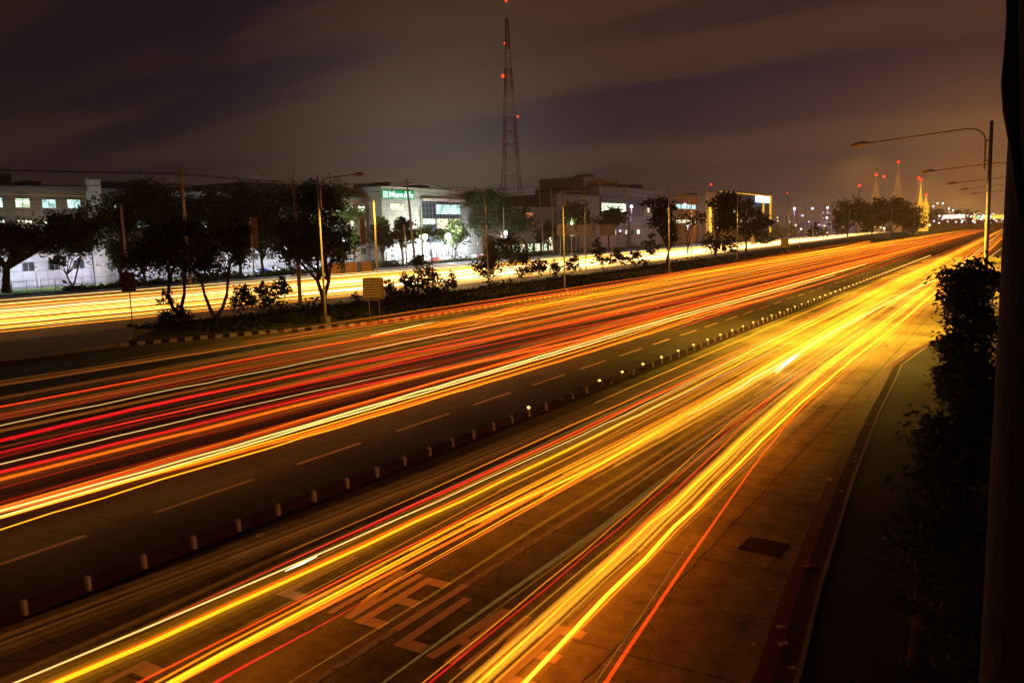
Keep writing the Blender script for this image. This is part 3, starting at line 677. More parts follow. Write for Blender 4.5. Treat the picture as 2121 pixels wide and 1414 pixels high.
for q in range(4): part('pilaster', solid('pilaster', (.22, .2, .18)), D, (-169.998, 322+q*34, -.2, -169.5, 323+q*34, 15.4))
# orange lit office
E_ = thing('office_building', 'orange lit building with a strip of windows, behind the sparse branching tree', 'building', (0, 0, 0))
part('wall', solid('orange_wall', (.42, .20, .07), .8), E_, (-205, 462, -.2, -172, 540, 29)); part('side_tower', solid('cream', (.55, .42, .3)), E_, (-171.9, 500, -.2, -166, 524, 31))
for q in range(4): win(E_, -172, 464+q*9, 471.5+q*9, 20.5, 23, WINC, 2); win(E_, -172, 464+q*9, 471.5+q*9, 12, 14, WINW, 2)
part('neon_strip', glow('amber_neon', (1, .45, .04), 2.0, False), E_, (-165.9, 506, 6, -165.6, 510, 22))
# blue lit building with string lights
Fb = thing('mall_building', 'dark building outlined in yellow string lights with a blue white glowing sign', 'building', (0, 0, 0))
part('wall', solid('mall_wall', (.12, .10, .14), .8), Fb, (-215, 545, -.2, -172, 680, 32.5))
STR = glow('yellow_string', (1, .50, .02), 1.3, False)
bm = bmesh.new()
for i in range(60): box(bm, -171.9, 548+i*2.2, 32.6, -171.3, 549.5+i*2.2, 33.1)
obj('string_lights', bm, STR, Fb); bm = bmesh.new()
for i in range(22): box(bm, -171.9, 676, 4+i*1.35, -171.2, 679.5, 5.0+i*1.35)
obj('string_lights', bm, STR, Fb); bm = bmesh.new()
for i in range(10): box(bm, -171.9, 655, 18+i*1.35, -171.2, 657.5, 19+i*1.35)
obj('string_lights', bm, STR, Fb)
BS = glow('blue_sign', (.45, .8, 1.0), 4.0, False)
bm = bmesh.new(); box(bm, -171.8, 634, 27.6, -171, 655, 32.2); box(bm, -171.8, 658, 27.6, -171, 673, 32.2); bmesh.ops.bevel(bm, geom=bm.edges[:], offset=.8, segments=3, affect='EDGES'); obj('lit_sign', bm, BS, Fb)
for i in range(5):
    for j in range(4):
        if (i*3+j) % 3: win(Fb, -172, 560+i*18, 564+i*18, 6+j*6, 8.6+j*6, WINW if j % 2 else WIN, 1)
# far skyline at the vanishing point
def far_box(name, label, x0, y0, x1, h, mat, lit=None, cat='building'):
    t = thing(name, label, cat, ((x0+x1)/2, y0, 0)); w = abs(x1-x0)/2
    bm = bmesh.new(); box(bm, -w, 0, -.5, w, 30, h); box(bm, -w*.6, 4, h+.01, w*.3, 20, h*1.15); obj('wall', bm, mat, t)
    if lit:
        bm = bmesh.new(); n = max(3, int(w/3))
        for i in range(n):
            for j in range(2): box(bm, -w+2*w*(i+.2)/n, -.3, h*(.25+.35*j), -w+2*w*(i+.75)/n, -.003, h*(.45+.35*j))
        obj('windows', bm, lit, t)
    return t
MA = solid('far_wall', (.25, .2, .2), .9)
far_box('warehouse', 'low dark far building at the end of the highway', -90, 900, -20, 10, MA)
far_box('warehouse', 'low dark far building left of the highway end', -190, 820, -130, 11, MA)
# overpass with lit signboards at the very end
ov = thing('footbridge', 'far lit footbridge spanning the highway at its vanishing point', 'bridge', (-30, 1050, 0))
bm = bmesh.new(); box(bm, -90, -2, 7.5, 70, 2, 10.0); 
for x in (-60, -14, 30): box(bm, x-1, -1.5, 0, x+1, 1.5, 7.49)
obj('deck', bm, MA, ov)
bm = bmesh.new(); box(bm, -44, -2.6, 11, -22, -2.05, 16.5); obj('billboard', bm, glow('billboard_pink', (1, .72, .66), 1.7, False), ov)
bm = bmesh.new(); box(bm, -14, -2.6, 10.5, 22, -2.05, 14.5); obj('yellow_board', bm, glow('billboard_yellow', (1, .6, .05), 1.6, False), ov)
bm = bmesh.new(); box(bm, -12, -2.9, 11, -6, -2.62, 14.5); box(bm, 1, -2.9, 11, 5, -2.62, 14.5); obj('green_board', bm, glow('board_green', (.05, .7, .2), 1.0, False), ov)
# ------------------------------------------------------------------ lattice mast
RED = glow('red_beacon', (1, .05, .012), 2.2, False); M_tw = solid('tower_white', (.85, .78, .7), .6); M_tr = solid('tower_red', (.28, .07, .04), .6)
tb = G(1064, 520); dT = PR(tb)[2]; ppm = F/dT
T = thing('lattice_tower', 'tall red and white lattice radio tower with red beacons rising over the offices', 'tower', tb, math.radians(20))
def ztop(py):
    lo, hi = 0, 400
    for _ in range(50):
        mid = (lo+hi)/2
        if PR((tb.x, tb.y, mid))[1] > py: lo = mid
        else: hi = mid
    return mid
secs = [(520, 400, 60, 46, M_tw), (400, 327, 46, 36, M_tw), (327, 243, 36, 27, M_tr), (243, 187, 27, 20, M_tw), (187, 143, 20, 15, M_tr), (143, 101, 15, 11, M_tw), (101, 40, 10, 6, M_tr), (40, 5, 2.4, 2.0, M_tw)]
for (pa, pb, wa, wb, mt_) in secs:
    z0, z1 = ztop(pa), ztop(pb); a, b = wa/ppm/2/1.28, wb/ppm/2/1.28; bm = bmesh.new(); nseg = max(2, int((z1-z0)/(max(a, b)*1.9))) if wa > 5 else 1; nseg = min(nseg, 7)
    cs = [(-1, -1), (1, -1), (1, 1), (-1, 1)]; th = .16 if wa > 5 else .25
    for sx, sy in cs: tube(bm, [(sx*a, sy*a, z0), (sx*b, sy*b, z1)], th*1.35, 4)
    if wa > 5:
        for s in range(nseg+1):
            q = s/nseg; r_ = a+(b-a)*q; zq = z0+(z1-z0)*q
            for k in range(4):
                c0, c1 = cs[k], cs[(k+1) % 4]
                tube(bm, [(c0[0]*r_, c0[1]*r_, zq), (c1[0]*r_, c1[1]*r_, zq)], th*.7, 4)
                if s < nseg:
                    q2 = (s+1)/nseg; r2 = a+(b-a)*q2; z2 = z0+(z1-z0)*q2
                    mx, my = (c0[0]+c1[0])/2*r2, (c0[1]+c1[1])/2*r2
                    tube(bm, [(c0[0]*r_, c0[1]*r_, zq), (mx, my, z2)], th*.6, 4); tube(bm, [(c1[0]*r_, c1[1]*r_, zq), (mx, my, z2)], th*.6, 4)
    obj('mast_section', bm, mt_, T)
def beacon_at(parent, loc, r, name='beacon'):
    bm = bmesh.new(); bmesh.ops.create_icosphere(bm, subdivisions=2, radius=r)
    o = obj(name, bm, RED, parent); o.location = loc; return o
for (px, py, r, off) in ((1047, 2, .6, 0), (1046, 90, .55, -1.2), (1044, 157, .85, -2.6), (1070, 243, .5, 4.0)):
    beacon_at(T, (off, -.2, ztop(py)), r)
# distant spires
def spire(px, top, basepy, wpx, label, mat, Y_=900, tiers=6, name='spire_tower'):
    p = GD(px, top, Y_); d = PR(p)[2]; hh = p.z; w = wpx*d/F/2
    t = thing(name, label, 'tower', (p.x, p.y, 0)); bm = bmesh.new(); prof = []
    zb = GD(px, basepy, Y_).z
    prof.append((w*1.25, -1)); prof.append((w*1.2, zb))
    for i in range(tiers):
        q = i/tiers; z = zb+(hh-zb)*q*.9; r = w*(1-q)**1.25+w*.06
        prof += [(r, z), (r*.86, z+(hh-zb)*.9/tiers*.9), (r*.99, z+(hh-zb)*.9/tiers*.92)]
    prof.append((w*.05, hh*.97)); prof.append((w*.03, hh))
    n = 12; rings = [[bm.verts.new((r*math.cos(6.2832*k/n), r*math.sin(6.2832*k/n), z)) for k in range(n)] for r, z in prof]
    for a, b in zip(rings, rings[1:]):
        for k in range(n): bm.faces.new((a[k], a[(k+1) % n], b[(k+1) % n], b[k]))
    obj('body', bm, mat, t); beacon_at(t, (0, 0, hh+.6), 1.35)
    return t
M_sp = glow('faint_spire', (.7, .36, .18), .22, False); M_sp0 = solid('spire_stone', (.45, .30, .16), .9); M_spy = glow('floodlight_painted_spire', (1, .48, .03), 1.15, False)  # floodlighting on the spires is painted in as their own glow
M_spf = glow('dim_floodlight_painted_spire', (.80, .33, .10), .36, False)
spire(1815, 363, 412, 15, 'faint spire tower with a red light, leftmost of those over the dark trees', M_spf)
spire(1831, 367, 412, 9, 'faintest thin spire tower between two taller ones', M_sp)
spire(1861, 337, 404, 17, 'tallest far spire tower with a red light over the dark trees', M_spf, tiers=8)
spire(1903, 370, 425, 20, 'dim orange spire tower just left of the brightest yellow one', M_spf)
spire(1908, 374, 425, 9, 'bright yellow floodlit spire tower right of the dark trees', M_spy, Y_=880)
spire(1918, 405, 426, 10, 'short rounded bright yellow spire at the right of the floodlit group', M_spy, Y_=870, tiers=3)
for px, py, lab in ((1780, 386, 'thin far mast with a red beacon left of the spires'), (1473, 384, 'thin mast with a red beacon above the orange lit building'), (1631, 402, 'thin mast with a faint red beacon right of the blue lit building')):
    p = GD(px, py, 700); t = thing('mast', lab, 'mast', (p.x, p.y, 0)); bm = bmesh.new(); tube(bm, [(0, 0, 0), (0, 0, p.z)], [.8, .35], 6); obj('shaft', bm, M_steel, t); beacon_at(t, (0, 0, p.z+.6), 1.1 if px > 1700 else .95 if px < 1500 else .6)

# ------------------------------------------------------------------ trees
def foliage(name, col):
    mt, t, out = new_mat(name)
    b = N(t, 'ShaderNodeBsdfPrincipled'); b.inputs['Roughness'].default_value = .65; b.inputs['Specular IOR Level'].default_value = .25
    oi = N(t, 'ShaderNodeNewGeometry'); c = mix(t, oi.outputs['Random Per Island'], tuple(x*.5 for x in col), tuple(x*1.5 for x in col)); L(t, c, b.inputs['Base Color'])
    tl = N(t, 'ShaderNodeBsdfTranslucent'); L(t, c, tl.inputs[0]); ms = N(t, 'ShaderNodeMixShader'); ms.inputs[0].default_value = .3
    L(t, b.outputs[0], ms.inputs[1]); L(t, tl.outputs[0], ms.inputs[2]); L(t, ms.outputs[0], out.inputs[0]); return mt
LEAF = foliage('leaves', (.04, .065, .016)); LEAFB = foliage('bright_leaves', (.12, .20, .03)); LEAFD = foliage('dark_leaves', (.02, .026, .010))
def leaf(bm, p, s, rr, el=1.9):
    a = Vector((rr.gauss(0, 1), rr.gauss(0, 1), rr.gauss(0, .6))).normalized(); b = a.cross(Vector((rr.gauss(0, 1), rr.gauss(0, 1), rr.gauss(0, 1)))).normalized()
    c = a.cross(b)*s*.18
    vs = [bm.verts.new(p-a*s*el/2), bm.verts.new(p+b*s*.45+c), bm.verts.new(p+a*s*el/2), bm.verts.new(p-b*s*.45+c)]
    bm.faces.new(vs)
def tree(name, label, cat, base, crowns, trunk_r, mat, leaf_px=3.9, dens=1.0, seed=1, lean=0, stems=1, group=None, depth_k=1.0, bark=None):
    """base = photo point of the trunk's foot (or a Vector); crowns = [(x0,y0,x1,y1)] extents measured on the photo at the trunk's distance"""
    rr = random.Random(seed); b = base if isinstance(base, Vector) else BF(base[0], base[1], 0.1)
    _, _, d = PR(b); ppm_ = F/d
    ex = Vector((rt.x, RM[1][0], 0)).normalized(); ex = Vector((RM[0][0], RM[1][0], 0)).normalized()
    px0, py0, _ = PR(b)
    t = thing(name, label, cat, b, 0, group)
    cr = []
    for (x0, y0, x1, y1) in crowns:
        cxm, cym = (x0+x1)/2, (y0+y1)/2
        dz = (py0-cym)/ppm_; dx = (cxm-px0+(1465-px0)/13500.0*(py0-cym))/ppm_
        cr.append((ex*dx+Vector((0, 0, dz)), (x1-x0)/2/ppm_, (y1-y0)/2/ppm_))
    # limbs
    bm = bmesh.new()
    zlow = min(c.z-rz for c, rx, rz in cr)
    for s in range(stems):
        fork = Vector((rr.uniform(-.5, .5)+lean*.4, rr.uniform(-.4, .4), zlow*.75 if zlow > .5 else .6)); 
        if stems > 1: fork += ex*((s-(stems-1)/2)*1.2)
        mid = fork*.5+Vector((rr.uniform(-.2, .2), rr.uniform(-.2, .2), 0))+ex*lean*.15
        r = trunk_r/math.sqrt(stems)
        tube(bm, [Vector((0, 0, -.15)), Vector((0, 0, .25)), mid, fork], [r*1.45, r*1.1, r*.9, r*.75], 9)
        for ci, (c, rx, rz) in enumerate(cr):
            if stems > 1 and ci % stems != s and len(cr) >= stems: continue
            nb = max(2, min(4, int(rx)))
            for k in range(nb):
                e = c+ex*rr.uniform(-.8, .8)*rx+Vector((0, 0, rr.uniform(-.3, .6)*rz))+Vector((ex.y, -ex.x, 0))*rr.uniform(-.6, .6)*rx*depth_k
                m1 = fork.lerp(e, .4)+Vector((rr.uniform(-.4, .4), rr.uniform(-.4, .4), rr.uniform(-.1, .5))); m2 = fork.lerp(e, .75)+Vector((rr.uniform(-.4, .4), rr.uniform(-.4, .4), rr.uniform(0, .5)))
                tube(bm, [fork, m1, m2, e], [r*.6, r*.42, r*.25, r*.1], 6, False)
    obj('trunk', bm, bark or M_bark, t, True)
    # leaves gathered in clumps
    s0 = max(.07, leaf_px*d/F)
    bm = bmesh.new()
    for (c, rx, rz) in cr:
        area = (rx*rz)/(s0*s0); ncl = max(9, min(60, int(rx*rz*1.6)+9)); tot = int(min(9000, area*20*dens))
        cl_ = []
        for k in range(ncl):
            th = rr.uniform(0, 6.283); ph = rr.uniform(-1, 1); q = rr.uniform(.35, .95)
            cl_.append((c+(ex*math.cos(th)+Vector((ex.y, -ex.x, 0))*math.sin(th)*depth_k)*rx*q*math.sqrt(1-ph*ph)+Vector((0, 0, ph*rz*q*.92)), rr.uniform(.22, .42)))
        for k in range(tot):
            cc, q = rr.choice(cl_); v = Vector((rr.gauss(0, 1), rr.gauss(0, 1), rr.gauss(0, .75)))*(q*min(rx, rz*1.3)*.62)
            leaf(bm, cc+v, s0*rr.uniform(.6, 1.25), rr)
    obj('crown', bm, mat, t)
    return t
tree('tree', 'spreading tree on the tip of the median with a leaning forked trunk, leftmost there', 'tree', (383, 664), [(250, 480, 400, 590), (310, 445, 420, 540)], .28, LEAFD, seed=3, lean=-2.5, stems=2, dens=.8)
tree('tree', 'slim forked tree on the median second from its tip', 'tree', (446, 667), [(378, 470, 470, 590), (440, 440, 520, 560)], .25, LEAFD, seed=4, lean=1, stems=2, dens=.62)
tree('tree', 'taller median tree with dark trunk leaning right, entwined with the leftmost lamp', 'tree', (672, 645), [(560, 440, 680, 560), (610, 375, 720, 470), (660, 430, 740, 540), (580, 470, 720, 560)], .34, LEAFD, seed=5, lean=-.5, stems=2, dens=.75)
tree('tree', 'big low tree with a thick forked trunk at the left edge', 'tree', (14, 604), [(-90, 450, 70, 540), (20, 462, 150, 535), (80, 440, 200, 520)], .7, LEAFD, seed=6, dens=1.1)
tree('tree', 'slender tree before the white lit wall, right of the big low tree', 'tree', (152, 592), [(95, 465, 215, 540), (150, 440, 210, 500), (105, 520, 135, 560)], .25, LEAFD, seed=7, stems=2)
tree('tree', 'dense dark roadside tree behind the pale pole at left', 'tree', (250, 585), [(185, 400, 330, 480), (230, 378, 370, 460), (180, 440, 300, 500), (215, 490, 265, 560)], .35, LEAF, seed=8)
tree('tree', 'high dense tree around the tall utility pole', 'tree', (352, 580), [(270, 385, 400, 490), (300, 440, 420, 540), (330, 400, 470, 480)], .4, LEAF, seed=9)
tree('tree', 'wide dark tree right of the tall utility pole, over the parked cars', 'tree', (500, 574), [(400, 392, 520, 500), (440, 385, 560, 460), (420, 450, 560, 540), (480, 430, 600, 520)], .4, LEAF, seed=10)
tree('tree', 'dark tree behind the two tall poles, reaching above the long office wing', 'tree', (600, 566), [(560, 380, 660, 470), (600, 372, 720, 440), (560, 440, 700, 530)], .4, LEAF, seed=11)
tree('tree', 'low dark tree filling the gap behind the two leftmost median trees', 'tree', (425, 578), [(380, 460, 470, 545), (330, 480, 420, 550)], .3, LEAFD, seed=61, dens=.9)
tree('tree', 'low dark tree right of the pale pole at left', 'tree', (300, 584), [(215, 470, 320, 560), (270, 480, 350, 560)], .3, LEAFD, seed=62, dens=.6)
tree('tree', 'high dark tree left of the bare pole, level with the office roof', 'tree', (545, 570), [(500, 385, 610, 470), (520, 440, 640, 530)], .35, LEAFD, seed=63, dens=.9)
tree('tree', 'light green feathery tree left of the twin arm lamp', 'tree', (735, 555), [(680, 420, 765, 470), (690, 470, 760, 520)], .22, LEAFB, seed=12, dens=.5)
tree('tree', 'small dark round tree just right of the twin arm lamp', 'tree', (795, 548), [(757, 470, 828, 522), (775, 455, 810, 490)], .25, LEAFD, seed=13, dens=1.2)
tree('tree', 'dark round tree behind the crossed utility pole', 'tree', (835, 545), [(808, 458, 866, 512), (820, 448, 850, 478)], .25, LEAFD, seed=14, dens=1.2)
tree('tree', 'palm like small tree below the green sign', 'tree', (792, 542), [(775, 448, 810, 470), (770, 460, 815, 475)], .15, LEAFB, seed=15, dens=.5)
tree('tree', 'bright green tree under the yellow lamp', 'tree', (895, 548), [(858, 465, 905, 492), (885, 470, 930, 495)], .15, LEAFB, seed=16, dens=.6)
tree('tree', 'dark round tree before the dark glass front beside the white lamp', 'tree', (942, 537), [(905, 470, 982, 512), (920, 452, 965, 490)], .25, LEAF, seed=17, dens=1.1)
tree('umbrella_tree', 'large umbrella shaped tree with a V fork, below and left of the lattice tower', 'tree', (1050, 519), [(935, 400, 1010, 440), (960, 388, 1050, 430), (1010, 405, 1060, 460), (960, 440, 1040, 490), (1040, 440, 1110, 490), (1055, 430, 1100, 450)], .9, LEAF, seed=18, dens=1.0, stems=1)
tree('tree', 'dark low tree between the pale pole and the round tree', 'tree', (1140, 518), [(1122, 455, 1162, 505), (1100, 470, 1140, 505)], .25, LEAFD, seed=19)
tree('tree', 'round tree in front of the rooftop box building', 'tree', (1196, 513), [(1155, 415, 1225, 465), (1165, 440, 1232, 480)], .4, LEAF, seed=20, dens=1.1)
tree('tree', 'hazy dark tree under the lit strip window', 'tree', (1262, 505), [(1230, 436, 1300, 478), (1250, 428, 1290, 460)], .4, LEAFD, seed=21)
tree('tree', 'narrow tall median tree with two clumps left of the sparse branching tree', 'tree', (1382, 553), [(1332, 405, 1400, 450), (1338, 435, 1410, 485), (1365, 470, 1405, 510)], .3, LEAFD, seed=22)
tree('tree', 'sparse tree with bare spreading branches on the median', 'tree', (1424, 532), [(1400, 438, 1470, 462), (1410, 450, 1460, 480)], .25, LEAFD, seed=23, dens=.3, stems=2)
tree('tree', 'dense tall median tree left of the ochre post', 'tree', (1482, 530), [(1465, 398, 1530, 450), (1470, 430, 1535, 485), (1500, 400, 1535, 430)], .35, LEAFD, seed=24)
tree('tree', 'dark tree just behind the ochre post', 'tree', (1545, 522), [(1525, 410, 1570, 460), (1520, 450, 1590, 492), (1560, 440, 1600, 480)], .35, LEAFD, seed=25, dens=.8)
tree('tree', 'leftmost tree of the dark clump before the spires', 'tree', (1755, 492), [(1727, 412, 1775, 470), (1760, 408, 1800, 465)], .5, LEAFD, seed=26, dens=1.2)
tree('tree', 'middle tree of the dark clump before the spires', 'tree', (1805, 490), [(1782, 418, 1830, 480), (1800, 408, 1850, 470)], .5, LEAFD, seed=27, dens=1.2)
tree('tree', 'tallest tree of the dark clump, below the tallest spire', 'tree', (1848, 489), [(1825, 405, 1875, 470), (1845, 412, 1895, 480)], .5, LEAFD, seed=28, dens=1.2)
for i, (px, py, top) in enumerate(((1668, 499, 420), (1684, 498, 424), (1722, 494, 430), (1776, 488, 432), (1790, 487, 428), (1820, 485, 436), (1868, 482, 432), (1925, 476, 440), (1958, 473, 442), (1985, 471, 444))):
    pole_to(px, py, px-1, top, .14, ['first', 'second', 'third', 'fourth', 'fifth', 'sixth', 'seventh', 'eighth', 'ninth', 'tenth'][i]+' of the thin far median poles counted from the blue lit building', mat=M_steel, group='thin far median poles')
tree('tree', 'rightmost tree of the dark clump, beside the floodlit spires', 'tree', (1890, 487), [(1860, 425, 1915, 485)], .5, LEAFD, seed=29, dens=1.2)
tree('tree', 'hazy tree below the floodlit spires', 'tree', (1945, 473), [(1922, 430, 1968, 468)], .6, LEAFD, seed=30, dens=1)
tree('tree', 'hazy low tree left of the pink lights', 'tree', (1995, 469), [(1975, 432, 2022, 466)], .6, LEAFD, seed=31, dens=1)
# shrubs on the median
def shrub(px, py, w, h, label, seed, name='shrub', mat=None, lp=3.6, dens=.5):
    tree(name, label, 'shrub', (px, py), [(px-w*.62, py-h*1.15, px+w*.62, py-h*.05), (px-w*.3, py-h*1.45, px+w*.35, py-h*.6)], .04, mat or LEAFD, leaf_px=lp, seed=seed, dens=dens, stems=3, group='shrubs growing on the median')
SH = [(362, 690, 78, 42, 'spiky low shrub at the left tip of the median'), (505, 655, 60, 50, 'thin leafy shrub before the white streaks'), (540, 660, 40, 62, 'upright shrub just left of the tall bare pole'),
      (580, 650, 50, 60, 'wispy shrub beside the tall bare pole'), (345, 640, 30, 30, 'small airy sapling at the first median tree'), (738, 640, 30, 26, 'low weed left of the white notice board'),
      (805, 640, 40, 50, 'dark shrub touching the notice board'), (840, 628, 60, 45, 'dense shrub right of the notice board'), (868, 600, 40, 60, 'tall sapling with a loose top'), (895, 620, 66, 44, 'broad dark shrub before the white streaks'),
      (935, 606, 22, 34, 'small conical shrub beside the broad dark shrub'), (1012, 588, 60, 50, 'airy shrub around the foot of the left reaching lamp'), (1050, 565, 100, 55, 'wide bush below the umbrella shaped tree'), (1085, 580, 40, 40, 'thin shrub left of the wide row'),
      (1118, 575, 50, 28, 'rounded shrub left of the second median lamp'), (1145, 572, 30, 26, 'small shrub left of the second median lamp'), (1188, 568, 34, 30, 'rounded shrub right of the second median lamp'), (1236, 562, 24, 52, 'tall narrow cypress like shrub'),
      (1275, 555, 46, 26, 'low spreading shrub right of the cypress like one'), (1318, 552, 52, 24, 'low dark shrub left of the narrow median tree'), (1350, 536, 26, 40, 'thin sapling before the white streaks'), (1470, 530, 44, 36, 'bush just left of the fourth median lamp'),
      (1510, 526, 44, 28, 'bush right at the fourth median lamp'), (1580, 510, 50, 22, 'bush beyond the ochre post'), (1690, 497, 40, 24, 'bush among the far median poles'), (1735, 490, 40, 30, 'bush before the dark clump of trees')]
for i, s in enumerate(SH): shrub(s[0], s[1], s[2], s[3], s[4], 100+i)
# hedge and lawn along the far side
def clutter(name, label, pts, w, h, n, mat, s, seed, kind='stuff'):
    rr = random.Random(seed); bm = bmesh.new()
    for k in range(n):
        i = rr.randrange(len(pts)-1); a, b = Vector(pts[i]), Vector(pts[i+1]); p = a.lerp(b, rr.random()); hh = h*(.5+.5*math.sin(p.y*.35)+rr.uniform(-.2, .3)) if h > .6 else h
        leaf(bm, Vector((p.x+rr.uniform(-w, w), p.y, .05+abs(rr.gauss(0, .5))*max(.3, hh))), s*rr.uniform(.6, 1.3), rr)
    o = obj(name, bm, mat); o['kind'] = kind; o['label'] = label; o['category'] = 'plants'; return o
clutter('hedge', 'low dark hedge and weeds along the far side of the service road', [(-140, 80), (-141, 120), (-143, 180), (-146, 260), (-150, 400)], 1.6, 1.4, 6500, LEAF, .55, 1)
clutter('grass', 'low grass and weeds covering the median', [(-59, 42), (-56, 55), (-54, 80), (-54, 120), (-58, 200), (-64, 330)], 6.5, .45, 8000, LEAFD, .28, 2)
clutter('ivy', 'tangled dark ground cover on the edge of the median', [(-62, 46), (-60, 62), (-60, 90), (-60, 130), (-63, 190)], 1.8, .9, 4500, LEAFD, .3, 3)
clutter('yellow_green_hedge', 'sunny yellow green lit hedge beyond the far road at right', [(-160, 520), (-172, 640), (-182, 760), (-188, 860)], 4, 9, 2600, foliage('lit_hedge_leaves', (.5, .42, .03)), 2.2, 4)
struct('lawn', sheet([(-142, 60), (-142, 128), (-158, 128), (-158, 60)], 0.02), solid('lawn', (.16, .34, .03), .95, scale=3, var=.5))
struct('parking_lot', sheet([(-143, 128.1), (-147, 300), (-159.8, 300), (-159.8, 187), (-164.8, 187), (-164.8, 128.1)], 0.01), solid('parking_asphalt', (.22, .22, .24), .8))
# ------------------------------------------------------------------ right foreground tree
def near_tree(label, bx, by, crowns, seed, n, s, mat):
    rr = random.Random(seed); t = thing('leafy_tree', label, 'tree', (bx, by, .13)); bm = bmesh.new()
    top = max(c[2]+c[5] for c in crowns)
    tube(bm, [(0, 0, -.1), (.05, 0, 1.2), (-.03, .05, top*.6), (0, 0, top*.92)], [.14, .11, .07, .02], 8)
    for k in range(26):
        z = rr.uniform(.8, top*.9); a = rr.uniform(0, 6.28); rr_ = rr.uniform(.5, 1.2)
        tube(bm, [(0, 0, z), (math.cos(a)*rr_*.5, math.sin(a)*rr_*.5, z+.25), (math.cos(a)*rr_, math.sin(a)*rr_, z+.35)], [.03, .02, .006], 5, False)
    obj('trunk', bm, M_bark, t, True)
    bm = bmesh.new()
    for (x, y, z, rx, ry, rz) in crowns:
        cl_ = []
        for k in range(22):
            v = Vector((rr.gauss(0, 1), rr.gauss(0, 1), rr.gauss(0, 1))).normalized()*rr.uniform(.5, .98); cl_.append(Vector((x+v.x*rx, y+v.y*ry, z+v.z*rz)))
        for k in range(int(n*rx*rz)):
            c = rr.choice(cl_); v = Vector((rr.gauss(0, .16), rr.gauss(0, .16), rr.gauss(0, .13)))
            leaf(bm, c+v, s*rr.uniform(.6, 1.3), rr, 2.6)
    obj('crown', bm, mat, t); return t
LEAFN = foliage('near_leaves', (.045, .06, .018))
def boxes(Y_, lst, cx_):
    out = []
    for (x0, y0, x1, y1, dy) in lst:
        a_, b_ = GD(x0, y0, Y_+dy), GD(x1, y1, Y_+dy); out.append(((a_.x+b_.x)/2-cx_, dy, (a_.z+b_.z)/2-.13, (b_.x-a_.x)/2, (b_.x-a_.x)/2*.9, (a_.z-b_.z)/2))
    return out
near_tree('tall dark leafy tree behind the sidewalk, its ragged top over the yellow trails', .1, 24, boxes(24, [(1985, 535, 2075, 610, 0), (1960, 575, 2060, 680, .3), (1950, 640, 2060, 760, -.2), (1945, 730, 2070, 880, 0), (1960, 850, 2080, 1000, 0), (1950, 560, 2000, 600, .2)], .1), 41, 4200, .078, LEAFN)
near_tree('middle dark leafy tree on the sidewalk right of the kerb', -.1, 15, boxes(15, [(1925, 820, 2080, 960, 0), (1890, 900, 2040, 1050, .1), (1900, 1010, 2060, 1200, 0), (1950, 740, 2080, 860, 0), (1895, 865, 1960, 920, .1)], -.1), 42, 4400, .062, LEAFN)
near_tree('nearest dark leafy bush at the foot of the black pole', -.15, 8.5, boxes(8.5, [(1920, 1130, 2060, 1330, 0), (1880, 1040, 2020, 1190, .1), (1950, 1280, 2080, 1440, 0), (1880, 1000, 1960, 1080, 0)], -.15), 43, 5200, .046, LEAFN)
near_tree('small shrub jutting over the dark sidewalk left of the leafy trees', -1.1, 13.5, boxes(13.5, [(1818, 1082, 1885, 1112, 0), (1860, 1085, 1950, 1120, 0), (1900, 1080, 1990, 1160, 0)], -1.1), 44, 4200, .05, LEAFN)
# ------------------------------------------------------------------ signs and boards
def board(name, label, cat, base, posts, w, z0, z1, mat, yaw, pm=M_steel, text=None, th=.06):
    t = thing(name, label, cat, base, yaw)
    for q in posts:
        bm = bmesh.new(); tube(bm, [(q, 0, -.1), (q, 0, z1-.05)], .045 if th < .1 else .16, 8); obj('post', bm, pm, t, True)
    bm = bmesh.new(); box(bm, -w/2, -th-.05 if th < .1 else -.30, z0, w/2, -.05 if th < .1 else -.18, z1); bmesh.ops.bevel(bm, geom=bm.edges[:], offset=.012, segments=2, affect='EDGES'); p = obj('panel', bm, mat, t)
    if text:
        bm = bmesh.new(); rr = random.Random(3)
        for i in range(text):
            zz_ = z1-.18-(z1-z0-.25)*i/text; x = -w/2+.12
            while x < w/2-.25:
                ww = rr.uniform(.05, .16); box(bm, x, -th-.058, zz_-.09, min(x+ww, w/2-.1), -th-.052, zz_-.01); x += ww+.035
        obj('lettering', bm, solid('faded_lettering', (.9, .75, .5), .7), p)
    return t
YAW = math.atan2(RM[1][0], RM[0][0])
b = G(777, 667, .2); board('notice_board', 'pale weathered notice board on two thin posts at the near edge of the median', 'sign', b, (-.42, .42), 1.75, 1.95, 3.75, solid('faded_board', (.30, .19, .07), .7), YAW, text=7)
b = G(277, 700, .1); board('road_sign', 'small dark sign seen from behind on a single thin post at the median tip', 'sign', b, (0,), 1.1, 3.6, 5.1, solid('sign_back', (.16, .09, .05), .7), YAW)
b = G(1298, 487, .2); b = G(1292, 538, .2); board('yellow_sign', 'small yellow lit sign panel on the median between far lamps', 'sign', G(1625, 517, .2), (0,), 2.6, .6, 3.6, solid('yellow_sign', (.8, .55, .1), .6), YAW, th=.08)
for px, wpx, lab in ((1173, 38, 'left rusty brown sign panel raised on posts beyond the far road'), (1211, 31, 'middle rusty brown sign panel raised beyond the far road'), (1259, 33, 'right rusty brown sign panel raised on posts beyond the far road')):
    b = GCOL(px, -132); k_ = PR(b)[2]/F; y0_ = PR(b)[1]; w_ = wpx*k_
    board('hoarding', lab, 'sign', b, (-w_*.3, w_*.3) if px != 1211 else (0,), w_, (y0_-488)*k_, (y0_-466)*k_, solid('rust_panel', (.40, .20, .10), .8, var=.5, scale=.6), YAW, pm=M_pole, th=.3)
